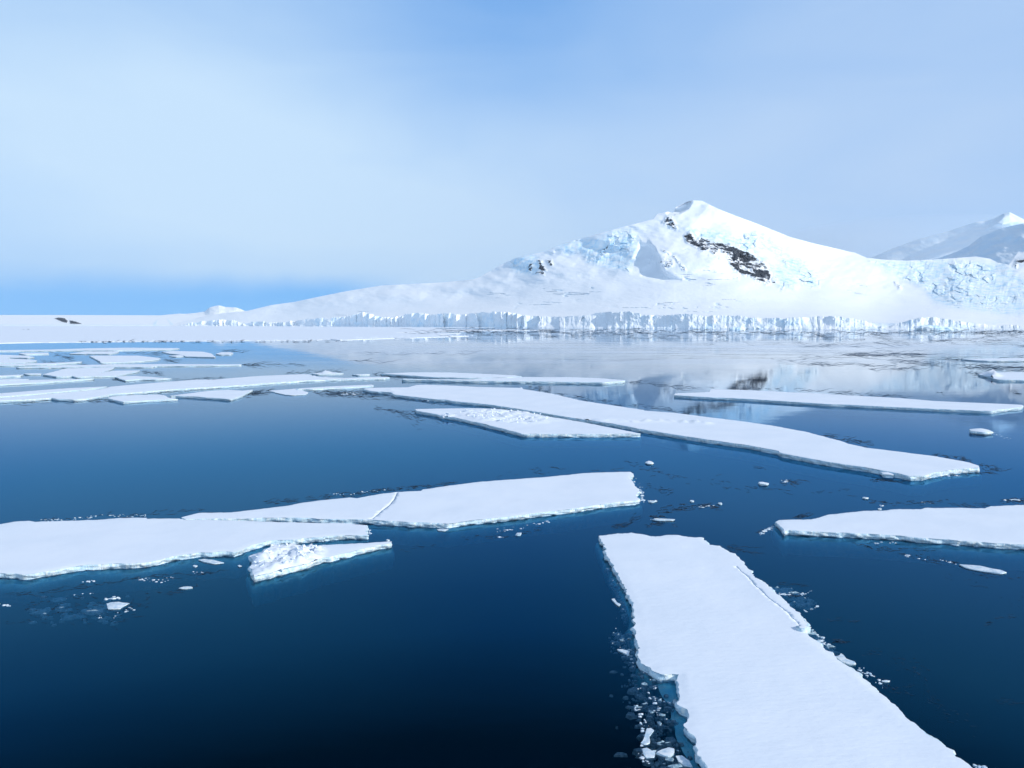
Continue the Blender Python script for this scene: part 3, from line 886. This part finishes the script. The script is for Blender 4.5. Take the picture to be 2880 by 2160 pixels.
floe('tapering floe from the left edge below the large cracked one',
     '1 -400,850 0,837 300,825 500,820 820,813 600,828 360,846 0,864 -400,885', fb=.5, group=G_L)
floe('very thin long floe behind the large cracked left floe, reaching farthest right',
     '1 140,715 480,700 1000,690 1400,688 2080,690 2085,694 1850,699 1340,704 1320,712 1000,711 800,711 150,718', fb=.5, group=G_L)
floe('forked white floe at the left edge in the rear of the group',
     '1 -400,605 0,607 200,614 300,627 250,634 80,631 60,640 200,645 310,655 320,661 220,676 0,680 -400,685', fb=.5, group=G_L)
floe('slim floe lying just below the forked one at the left edge',
     '1 -400,698 0,690 500,675 710,665 705,672 500,686 340,696 0,700 -400,706', fb=.5, group=G_L)
floe('lens shaped floe in the rear centre of the left group',
     '1 775,618 840,615 1200,615 1390,638 1370,648 1250,661 1080,671 870,677 860,662', fb=.5, group=G_L)
floe('rearmost long strip of ice of the left group',
     '1 -400,573 0,568 430,562 750,552 1100,546 1540,550 1550,555 1480,563 1000,570 700,570 300,573 0,577 -400,580', fb=.5, group=G_L)
floe('small floe right under the rearmost strip of the left group',
     '1 595,598 740,579 1030,577 1020,588 950,600', fb=.5, group=G_L)
floe('tiny strip floe left of the lens shaped one, near the left edge',
     '1 160,596 220,590 420,589 418,600 220,605', fb=.5, group=G_L)
floe('rear right floe of the left group with a stepped left end',
     '1 1400,582 1500,575 1750,580 1820,595 1860,628 1600,621 1560,605 1470,598', fb=.5, group=G_L)
floe('small sliver touching the stepped rear right floe',
     '1 1460,617 1560,607 1592,621 1520,624', fb=.4, group=G_L)
floe('small hexagonal floe alone at the right of the rear left group',
     '1 1870,600 1910,585 1990,585 2015,595 2000,606 1900,606', fb=.5, group=G_L)
floe('thin white strip at the left edge beside the large cracked floe',
     '1 -400,792 0,785 200,779 180,788 0,796 -400,806', fb=.45, group=G_L)
floe('low strip at the left edge just above the tapering floe',
     '1 -400,836 0,821 130,814 250,818 230,824 0,832 -400,842', fb=.4, group=G_L)
floe('tiny sliver between the left edge strip and the large cracked floe',
     '1 200,771 280,768 360,768 350,775 240,777', fb=.4, group=G_L)
floe('ragged sliver with a white spike above the longest left floe right end',
     '2 850,770 960,760 1000,755 1120,768 1000,773 900,776', fb=.4, group=G_L, hum=[('2 950,752 985,752 990,768 960,768', 1.6, 1.0)])
floe('very small flat ice strip beyond the trailing end of the longest left floe',
     '2 1200,777 1350,774 1355,778 1240,782', fb=.4, group=G_L)

# small pieces
def chunk(label, spec, fb=.2, ice_top=True, **k):
    return floe(label, spec, fb=fb, amp=.05, group=G_S, simple=True, name='ice_chunk', cat='ice chunk', ice_top=ice_top, **k)
chunk('thick oval white floe piece standing alone in open water on the right', 'F 1900,424 1935,420 1975,421 2010,428 2032,438 1980,441 1905,434', .55, False, bulge=.15)
chunk('rounded white slab resting against the blue wall of the long diagonal floe', 'F 1380,667 1400,663 1435,669 1462,681 1460,687 1400,683', .4, False, bulge=.1)
chunk('white fin shaped piece above the squared end of the central floe', 'E 2012,706 2030,700 2050,699 2066,708 2060,713 2030,713', .2, False, bulge=.35)
chunk('flat white piece in open water left of the tip of the diagonal floe', 'F 685,728 705,727 740,734 735,740 690,737', .25, False, bulge=.08)
chunk('little white sliver in the water above the pointed right floe', 'F 1282,817 1295,814 1316,818 1300,821', .15)
chunk('small dab of ice nearest the tip of the pointed right floe', 'F 1368,881 1385,877 1394,881 1375,886', .12)
chunk('thin flat shard right of the central floe end', 'F 50,841 75,835 100,836 70,845', .12)
chunk('longer flat shard above the front right floe', 'F 72,942 120,938 200,943 190,948 110,946', .14)
chunk('tiny ice crumb between the two shards right of the central floe', 'F 288,834 305,832 312,838 295,840', .12)
chunk('tiny upright crumb beside dark cracks right of the central floe', 'F 452,848 470,846 474,852 458,854', .14)
chunk('long melting slab with a pale lump, in dark water below the right floe', 'D 1210,320 1300,325 1350,330 1430,348 1480,356 1520,372 1480,379 1400,368 1330,358 1250,340', .10, bulge=.05)
chunk('hazy patch of melting ice in the dark water at lower left', 'A 693,915 720,908 770,905 800,910 838,913 800,930 780,948 700,950', .06, bulge=.03)
chunk('pale half sunk piece under the front edge of the broad left floe', 'A 1285,632 1320,626 1380,632 1450,650 1390,657 1330,645', .08)
chunk('pale half sunk piece under the front corner of the central floe', 'B 758,550 790,545 832,550 810,558 770,558', .08)
chunk('small bright shard standing in the water under the central floe', 'B 1268,582 1280,572 1305,571 1298,582', .15)
chunk('thin bright shard in the cracks below the broad left floe', 'A 1160,815 1190,806 1240,806 1250,812 1200,818', .08)
chunk('white crumb below the broad left floe beside the pale sunk piece', 'A 1252,670 1265,665 1280,670 1265,678', .08)
chunk('white crumb halfway between the broad left floe and the wedge floe', 'A 1540,668 1552,665 1564,672 1550,677', .08)
chunk('little wedge of ice above the tip of the wedge floe', 'B 428,618 440,614 452,618 440,622', .12)
chunk('pale lump of ice stuck to the right edge of the front floe', 'D 395,925 420,918 432,905 450,915 470,940 520,958 530,970 480,975 440,960', .10, bulge=.06)
chunk('dark rimmed oval piece in the water right of the front floe', 'D 702,1085 730,1080 755,1084 750,1090 710,1090', .06)
chunk('bright nugget on the crack end at the right rim of the front floe', 'C 1518,728 1535,716 1558,718 1560,735 1540,742 1522,738', .62, False, bulge=.1)
chunk('largest pale lump among the slush at the bottom beside the front floe', 'C 575,1555 610,1535 650,1522 690,1530 695,1560 665,1580 620,1572', .10, bulge=.10)
chunk('white slush crest left of the largest slush lump', 'C 475,1495 500,1450 515,1400 540,1395 560,1410 530,1450 528,1490 500,1500', .08, bulge=.08)
chunk('lower left slush slab at the bottom beside the front floe', 'C 480,1530 510,1525 545,1545 570,1550 560,1585 510,1590 490,1570', .06, bulge=.05)
chunk('slush slab touching the bottom of the picture under the front floe ledge', 'C 700,1580 740,1575 790,1610 810,1650 760,1640 720,1615', .05, bulge=.03)
chunk('two joined crumbs off the left side of the front floe near its top', 'C 282,548 300,545 318,570 342,582 325,592 305,575', .08, bulge=.04)
chunk('jagged white crumbs hugging the left side of the front floe', 'C 318,880 350,880 400,892 395,915 365,905 340,893', .08, bulge=.05)

# ------------------------------------------------------------------ fast ice still joined to the shore
FAST = zz('1 -900,515 0,505 300,499 740,495 1200,490 2212,484 2 400,482 900,479 940,474 1010,474 1100,480 1300,472 1500,466 1560,462 1700,462 1900,455 2212,445 '
          '3 100,1290 300,1282 200,1278 0,1276 2 1900,418 1560,418 1700,412 2212,406 3 300,1262 700,1258 1100,1256 700,1250 200,1245 0,1235')
FAST = [p for p in FAST]
fp = world_outline(FAST, .5)
back = [(-500, 3450), (-2200, 4990), (-6000, 5100), (-6000, 1100)]
fp = np.vstack([fp, [(x, y) for x, y in ((0, 3200), (-300, 3500), (-900, 4200), (-1600, 4990), (-7500, 5100), (-7500, 800))]])
def flat_sheet(name, label, P, top, mat, kind='structure', amp=2.0, L=3.0, wallmat=None):
    if area(P) < 0: P = P[::-1]
    P = resample(P, L, amp, 77)
    n = len(P)
    v2, _, f2, _, _, _ = delaunay_2d_cdt([Vector(p) for p in P], [], [list(range(n))], 1, 1e-4)
    V = [(v.x, v.y, top) for v in v2]; b = len(V)
    F = [tuple(f) for f in f2]
    V += [(p[0], p[1], top) for p in P] + [(p[0], p[1], -.5) for p in P]
    F += [(b + i, b + n + i, b + n + (i + 1) % n, b + (i + 1) % n) for i in range(n)]
    me = bpy.data.meshes.new(name); me.from_pydata(V, [], F); me.validate()
    o = link(name, me, mat, smooth=False)
    tag(o, label, None, kind=kind)
    return o
flat_sheet('sea_ice', 'flat snow covered sea ice joined to the far left shore', fp, .5, M_SNOW)

# ------------------------------------------------------------------ stuff: brash, slush and dark cracks in the new ice
rng = random.Random(5)
def ribbons(name, label, bands, mat, z=0.012, seed=1):
    """bands: (spec, half spread px, count, mean length px, thickness px)"""
    rs = random.Random(seed)
    V = []; F = []
    for spec, spread, count, ln, th in bands:
        count = int(count * 1.35)
        P = zz(spec)
        seg = [math.dist(P[i], P[i + 1]) for i in range(len(P) - 1)]
        tot = sum(seg)
        for _ in range(count):
            t = rs.random() * tot; i = 0
            while i < len(seg) - 1 and t > seg[i]: t -= seg[i]; i += 1
            f = t / seg[i]
            x = P[i][0] + (P[i + 1][0] - P[i][0]) * f; y = P[i][1] + (P[i + 1][1] - P[i][1]) * f + rs.gauss(0, spread * .5)
            base = math.atan2(P[i + 1][1] - P[i][1], P[i + 1][0] - P[i][0])
            if base > 1.6: base -= math.pi
            if base < -1.6: base += math.pi
            ang = base + rs.gauss(0, .35)
            L = ln * math.exp(rs.gauss(0, .5)); n = max(4, int(L / 2.2)); st = L / n
            a0 = len(V)
            for k in range(n + 1):
                env = math.sin(math.pi * (k + .4) / (n + .8))
                h = .85 * th * (.25 + .75 * rs.random()) * env * .5
                for s in (-1, 1):
                    X, Y = on_plane(x, max(y + s * h, HORIZON + 8), z)
                    V.append((float(X), float(Y), z))
                ang += rs.gauss(0, .45); ang += (base - ang) * .3
                x += math.cos(ang) * st; y += math.sin(ang) * st * .55
            for k in range(n):
                q = a0 + 2 * k
                F.append((q, q + 1, q + 3, q + 2))
    me = mesh_np(name, V, F)
    o = link(name, me, mat, smooth=False)
    return tag(o, label, None, kind='stuff')

BANDS = [('A 250,374 600,350 1000,338 1250,302 1400,322', 5, 26, 26, 1.6), ('A 1700,262 1900,245 2212,205', 8, 30, 16, 1.8),
         ('B 0,352 200,318 450,290 850,252', 6, 75, 14, 1.9), ('B 1000,210 1400,180 2000,165', 10, 16, 12, 1.4),
         ('A 10,856 200,848 400,828 560,795 760,775 900,745 1100,728 1390,718', 1.5, 30, 50, 1.7),
         ('A 150,940 400,920 600,950 760,990 950,900', 32, 70, 15, 1.6), ('A 980,850 1100,840 1280,800 1260,740', 6, 12, 18, 1.6),
         ('A 20,1010 600,1040', 25, 16, 12, 1.2), ('B 900,612 1000,602 1180,600 1400,550', 6, 22, 20, 1.6), ('B 480,690 760,640', 6, 8, 16, 1.2),
         ('B 2040,440 2000,520 1880,540', 6, 12, 16, 1.8), ('B 2120,465 2212,480', 10, 14, 18, 2.4),
         ('F 0,745 160,780 120,840', 8, 14, 16, 1.6), ('F 60,910 200,880 330,865 440,870', 12, 46, 18, 2.6), ('F 20,970 120,965', 8, 8, 18, 2),
         ('F 0,670 250,705 500,745 800,770 1150,775 1260,815', 16, 40, 18, 1.2), ('F 790,728 900,730', 7, 22, 14, 2.2),
         ('F 640,640 720,655', 4, 6, 16, 1.4), ('F 1280,840 1500,850 1730,840 1820,860 1980,860', 6, 40, 20, 1.8), ('F 2060,835 2212,835', 10, 26, 18, 2.0),
         ('F 870,942 960,915', 5, 14, 16, 2.0), ('F 1320,718 1480,720', 6, 16, 22, 2.6), ('F 1600,705 1800,690 1950,675 2050,665', 4, 22, 22, 2.0),
         ('F 1940,632 2050,650', 9, 18, 16, 1.6), ('F 1040,455 1200,490 1330,512', 8, 50, 16, 1.8), ('F 1680,572 1830,590 1900,608', 6, 26, 16, 2.0),
         ('F 1080,212 1300,225 1500,235', 4, 30, 20, 1.6), ('F 200,180 700,187 1200,205', 2.5, 26, 26, 1.3), ('F 1900,110 2020,124', 4, 16, 18, 1.8),
         ('E 60,240 320,268 500,300 700,315', 6, 50, 16, 1.5), ('E 220,350 480,385 700,430 900,470 1180,525', 9, 60, 14, 1.5), ('E 390,370 500,440', 18, 20, 10, 1.3),
         ('E 1190,218 1400,245 1600,285 1900,330 2212,365', 6, 60, 20, 1.7), ('E 1850,700 2212,800', 12, 16, 14, 1.3), ('E 0,245 130,260', 10, 26, 18, 1.8),
         ('E 250,130 420,140', 4, 16, 20, 1.4), ('E 1880,172 2212,205', 5, 26, 26, 1.3), ('E 1200,745 1500,738', 4, 8, 12, 1.2),
         ('D 500,180 700,220 850,255 1050,300', 7, 40, 18, 1.8), ('D 780,215 1000,225', 4, 12, 18, 1.3), ('D 1080,285 1200,320', 3, 8, 18, 1.8), ('D 1200,360 1450,400 1640,410', 5, 16, 18, 1.3),
         ('D 0,440 160,460', 4, 8, 24, 1.3), ('D 20,525 200,528', 2, 8, 26, 1.8), ('D 320,690 540,690', 5, 8, 20, 1.2), ('D 360,828 460,825', 4, 12, 20, 2.2),
         ('D 560,900 800,960 1000,1050', 28, 26, 12, 1.1), ('D 900,1000 1100,1300 1300,1380', 30, 30, 12, 1.4), ('D 1400,1200 1640,1240', 12, 14, 16, 1.3),
         ('D 1350,720 1500,660 1620,650', 8, 12, 14, 1.3), ('D 650,1110 900,1160', 14, 20, 14, 1.4), ('D 1100,400 1636,560', 40, 14, 10, 1.0),
         ('C 430,5 380,60 270,80', 8, 14, 22, 1.8), ('C 1020,205 1190,240', 5, 18, 20, 1.6), ('C 1220,120 1350,70', 5, 12, 14, 1.8), ('C 500,60 700,60', 6, 8, 14, 1.6),
         ('1 320,655 700,680', 5, 16, 26, 1.2), ('1 420,600 620,640', 6, 22, 24, 1.3), ('1 1040,590 1350,600', 4, 18, 24, 1.2), ('1 820,640 870,675', 4, 14, 18, 1.4),
         ('1 1390,650 1480,655', 5, 12, 20, 1.4), ('1 1880,578 2090,580', 4, 16, 22, 1.2), ('1 2080,695 2212,698', 1.5, 8, 40, 1.2), ('2 240,692 380,698', 2, 10, 26, 1.4),
         ('1 1220,755 1360,770', 4, 18, 18, 1.4), ('1 930,810 1060,830', 4, 18, 18, 1.4), ('1 1480,825 1700,815 1900,805', 3, 24, 22, 1.3), ('1 1200,945 1480,925 1800,900', 3, 26, 20, 1.3),
         ('1 800,1005 1000,1000', 5, 18, 18, 1.4), ('1 0,1030 300,1022 800,1010', 2.5, 22, 22, 1.4), ('1 2100,960 2212,930', 7, 22, 18, 1.5), ('2 250,960 450,930 480,920', 6, 30, 20, 1.5),
         ('2 820,920 1100,950', 8, 46, 22, 1.6), ('2 1050,945 1560,980', 7, 46, 20, 1.4), ('2 600,770 860,758 1110,748', 3, 30, 22, 1.3), ('2 1360,775 1600,800', 4, 20, 22, 1.4),
         ('2 1380,1060 1560,1100 1800,1160', 10, 44, 12, 1.3), ('2 380,685 740,695', 2, 16, 24, 1.0), ('2 1020,600 2212,598', 1.5, 12, 50, .9), ('2 1140,655 1340,657', 1, 8, 40, 1.3),
         ('6 600,298 900,300 1300,300', 3, 50, 50, 1.6), ('6 250,225 820,228', 1.5, 16, 60, 1.2), ('6 240,380 700,385 950,388', 2.5, 40, 26, 1.2), ('6 1000,350 1450,380', 8, 46, 30, 1.1),
         ('6 1650,345 1850,352 2212,356', 1.5, 26, 60, 2.2), ('6 1450,345 1640,342', 3, 12, 30, 1.2), ('6 1600,400 2212,430', 9, 70, 40, 1.4), ('6 1700,455 1950,490', 5, 20, 24, 1.6),
         ('6 850,195 1100,197', 1, 8, 50, 1.2), ('6 1270,182 2212,170', 3, 16, 60, 1.1), ('6 20,350 600,310', 10, 26, 30, 1.0), ('6 850,422 1280,424', 2, 22, 34, 1.4),
         ('6 2100,225 2212,228', 2, 6, 40, 1.6), ('6 2100,320 2212,321', 2, 6, 40, 1.6), ('6 1440,626 1500,627', 1, 4, 20, 1.6), ('6 2100,632 2140,632', 1, 4, 16, 1.8)]
ribbons('thin_ice_cracks', 'dark wandering cracks in the skin of new ice between the floes', BANDS, M_CRUST)
# leads close to the far shore
SHB = [('P 1120,930 1500,932 2000,934 2880,936', 4, 150, 60, 1.1), ('P 1240,936 1500,945 1900,948', 4, 18, 40, 1.3), ('P 1900,955 2400,950 2880,960', 14, 40, 50, .9),
       ('P 220,960 600,959 900,958 1000,957', .6, 60, 10, 1.6), ('P 60,926 85,926', 1, 2, 6, 1.6)]
ribbons('shore_leads', 'thin dark leads in the ice under the glacier front', SHB, M_CRUST, z=.7, seed=3)

def bits(name, label, bands, mat, seed=1, h=0.07, dens=1.0):
    """angular crumbs of ice; bands: (spec, spread px, count, size m)"""
    rs = random.Random(seed)
    V = []; F = []
    for spec, spread, count, size, zc in bands:
        P = zz(spec)
        seg = [math.dist(P[i], P[i + 1]) for i in range(len(P) - 1)]; tot = sum(seg)
        for _ in range(int(count * dens)):
            t = rs.random() * tot; i = 0
            while i < len(seg) - 1 and t > seg[i]: t -= seg[i]; i += 1
            f = t / seg[i]
            x = P[i][0] + (P[i + 1][0] - P[i][0]) * f + rs.gauss(0, spread * .5); y = P[i][1] + (P[i + 1][1] - P[i][1]) * f + rs.gauss(0, spread * .35)
            X, Y = map(float, on_plane(x, y, 0))
            r = min(size * math.exp(rs.gauss(-.4, .6)), size * 1.7); k = rs.randint(5, 8); a0 = len(V); rot = rs.random() * 6
            sx, sy = rs.uniform(.6, 1.5), rs.uniform(.5, 1.0)
            zz0 = zc; zc = zc * rs.uniform(.4, 2.2) if zc < -.05 else zc
            hh = h * rs.uniform(.3, 1.3) * min(1.5, r / .15)
            ring = [(math.cos(rot + 6.283 * j / k) * r * sx * rs.uniform(.7, 1.2), math.sin(rot + 6.283 * j / k) * r * sy * rs.uniform(.7, 1.2)) for j in range(k)]
            V += [(X + a, Y + b, zc - .05) for a, b in ring] + [(X + a * .8, Y + b * .8, zc + hh * rs.uniform(.3, 1)) for a, b in ring] + [(X, Y, zc + hh)]
            zc = zz0
            for j in range(k):
                j2 = (j + 1) % k
                F.append((a0 + j, a0 + j2, a0 + k + j2, a0 + k + j)); F.append((a0 + k + j, a0 + k + j2, a0 + 2 * k, a0 + 2 * k))
    F2 = [f if f[2] != f[3] else f[:3] for f in F]
    me = bpy.data.meshes.new(name); me.from_pydata(V, [], F2); me.validate()
    return tag(link(name, me, mat, smooth=False), label, None, kind='stuff')
bits('brash_ice', 'crumbs of white brash ice floating along the floe edges',
     [('C 440,1250 470,1300 500,1370 520,1460 490,1540 520,1640', 12, 90, .08, .01), ('C 290,400 330,560 300,810 380,900', 14, 16, .06, .01), ('C 400,930 480,1000 560,1060', 14, 26, .07, .01),
      ('C 480,1120 560,1170 620,1300', 30, 60, .07, .01),
      ('A 250,378 500,365 700,342 940,345', 6, 110, .10, .01), ('A 880,755 1060,770 1150,740', 8, 50, .10, .01), ('A 1255,710 1330,715', 5, 18, .1, .01),
      ('A 560,1030 720,1000 900,925', 8, 26, .09, .01), ('A 530,775 610,768', 4, 16, .1, .01), ('A 680,885 780,880', 4, 30, .12, .01), ('A 0,922 70,930', 4, 14, .12, .01), ('A 420,855 640,855', 5, 10, .08, .01),
      ('B 60,320 220,318 440,290', 6, 40, .13, .01), ('B 1150,560 1280,550 1480,500', 8, 46, .11, .01), ('B 2035,230 2075,260 2090,380', 8, 70, .14, .01), ('B 310,560 340,575', 6, 26, .12, .01), ('B 2130,370 2180,368', 4, 20, .16, .01), ('B 2150,485 2212,485', 4, 18, .16, .01), ('B 1150,600 1190,602', 3, 10, .12, .01),
      ('D 20,518 120,512 200,520 245,480', 6, 60, .09, .01), ('D 160,634 215,622 275,600', 4, 22, .08, .01), ('D 210,720 280,790 350,860', 8, 60, .10, .01), ('D 540,1000 640,1060 700,1120', 12, 40, .08, .01), ('D 860,262 1000,300', 4, 16, .1, .01), ('D 620,185 780,180', 5, 16, .12, .01), ('D 1080,288 1200,320', 3, 16, .1, .01),
      ('C 1250,125 1350,72', 5, 60, .13, .01), ('D 1310,1650 1380,1655', 6, 30, .08, .01),
      ('F 820,722 850,728', 5, 22, .16, .01), ('F 330,872 430,868', 5, 24, .16, .01), ('F 1600,708 1700,702 1850,688', 3, 36, .16, .01), ('F 1500,698 1560,708', 3, 24, .16, .01), ('F 1620,845 1680,850', 3, 12, .14, .01), ('F 2100,832 2180,832', 4, 24, .16, .01), ('F 1380,865 1410,868', 3, 10, .14, .01),
      ('F 850,280 1150,288 1400,300 1800,322', 2.5, 60, .35, .05), ('F 2040,450 2130,480', 8, 40, .10, .0),
      ('E 300,250 350,268 600,288 700,300', 4, 60, .35, .05), ('E 640,400 860,445 920,455', 4, 40, .3, .05), ('E 30,255 120,258', 4, 26, .3, .02), ('E 400,160 900,172 1400,180', 2, 70, .4, .0),
      ('2 1380,925 1560,945 1780,990 1950,1010', 3, 60, .4, .05), ('2 1100,945 1260,940', 4, 30, .35, .02)], M_CHUNK, seed=4, dens=.55, h=.05)
# half sunk slush beside the front floe
bits('slush', 'blue grey slush lying just under the water beside the front floe',
     [('C 330,760 400,900 420,970', 30, 130, .16, -.18), ('C 450,1060 510,1180 550,1290 590,1400', 60, 200, .17, -.19), ('C 540,1450 600,1550 700,1640', 60, 170, .17, -.17),
      ('C 250,330 300,450 380,660', 8, 120, .14, -.25), ('A 250,960 500,930 800,960', 50, 60, .35, -.30), ('D 20,470 230,560', 22, 90, .28, -.22), ('D 220,740 380,890', 8, 120, .22, -.22)], M_SLUSH, seed=9, h=.12)
bits('shore_rubble', 'scattered blocks of ice on the frozen water under the glacier front',
     [('P 300,960 600,959 900,957 1100,955', 1.5, 60, 1.2, .3), ('P 1000,951 1110,948 1250,946 1330,944', 3, 90, 2.0, .3), ('P 1330,930 1900,934 2880,936', 4, 400, 3.0, .2), ('P 1200,940 2000,950 2880,950', 16, 60, 2.0, .2), ('P 600,921 1300,923', 2, 80, 3.0, .5)], M_SNOW, seed=12, h=.35)

# dark low berg and the small berg before the cliff
def berg(label, specs, Y, thick, cat='iceberg', seed=1):
    P = zz(specs)
    x0 = min(p[0] for p in P); x1 = max(p[0] for p in P)
    up = [p for p in P]
    xs = np.linspace(x0, x1, 60)
    yt = np.interp(xs, [p[0] for p in up], [p[1] for p in up])
    V = []; nr = 14
    wid = (x1 - x0) * Y / FPX
    for j in range(nr):
        a = math.pi * j / (nr - 1)
        for i, x in enumerate(xs):
            X, _, zt = at_depth(x, yt[i] + 1e-3, Y)
            s = math.sin(math.pi * (i + .3) / 59.6) ** .4
            yy = Y - math.cos(a) * thick * s + float(fbm(i / 5., j / 3., 3, seed)) * thick * .3
            z = max(0.0, float(zt)) * math.sin(a) ** .55 + float(fbm(i / 3., j / 2. + 5, 3, seed + 1)) * .8 - .4
            V.append((float(X) * yy / Y, yy, z))
    n = len(xs)
    F = [(j * n + i, j * n + i + 1, (j + 1) * n + i + 1, (j + 1) * n + i) for j in range(nr - 1) for i in range(n - 1)]
    me = mesh_np('iceberg', np.array(V) - np.array([V[0][0], Y, 0]), F)
    la = me.attributes.new('ice', 'FLOAT', 'POINT'); la.data.foreach_set('value', np.full(len(V), .8, np.float32))
    o = link('iceberg', me, M_TERR, smooth=False); o.location = (V[0][0], Y, 0)
    return tag(o, label, cat)
berg('small blocky iceberg standing off the glacier front below the rock band', '4 770,1245 772,1232 800,1225 830,1230 860,1215 885,1210 905,1225 910,1245', 2150, 16, seed=3)
berg('long low iceberg with a dark blue undercut under the right part of the glacier front', '5 1040,1390 1060,1365 1120,1352 1200,1348 1320,1358 1450,1375 1560,1392', 2120, 22, seed=6)

# ------------------------------------------------------------------ air
def vol_mat(name, dens, col=(0.86, 0.93, 1.0), an=0.1):
    m, t = new_mat(name)
    o = t.n('ShaderNodeOutputMaterial')
    v = t.n('ShaderNodeVolumePrincipled', i={'Color': col, 'Density': dens, 'Anisotropy': an})
    t.set(o.inputs['Volume'], v)
    return m
tag(box('haze', -15000, 15000, -700, 20000, -31, 1500, vol_mat('haze_air', 0.000012)), 'thin blue haze over the sea and mountains', None, kind='stuff')

def mist(name, label, px, py, Y, rx, ry, rz, dens):
    X, _, Zc = map(float, at_depth(px, py, Y))
    n, m = 32, 16
    V = []; F = []
    for j in range(m + 1):
        for i in range(n):
            a = 2 * math.pi * i / n; b = math.pi * (j + .02) / (m + .04)
            V.append((X + rx * math.cos(a) * math.sin(b), Y + ry * math.sin(a) * math.sin(b), max(1.0, Zc + rz * math.cos(b))))
    for j in range(m):
        for i in range(n): F.append((j * n + i, (j + 1) * n + i, (j + 1) * n + (i + 1) % n, j * n + (i + 1) % n))
    F.append(tuple(range(n))); F.append(tuple(reversed(range(m * n, m * n + n))))
    me = bpy.data.meshes.new(name); me.from_pydata(V, [], F)
    o = link(name, me, vol_mat(name + '_air', dens))
    tag(o, label, None, kind='stuff')
mist('mist', 'soft bank of mist in front of the far right mountain', 2560, 735, 9600, 2100, 2000, 520, 0.00015)
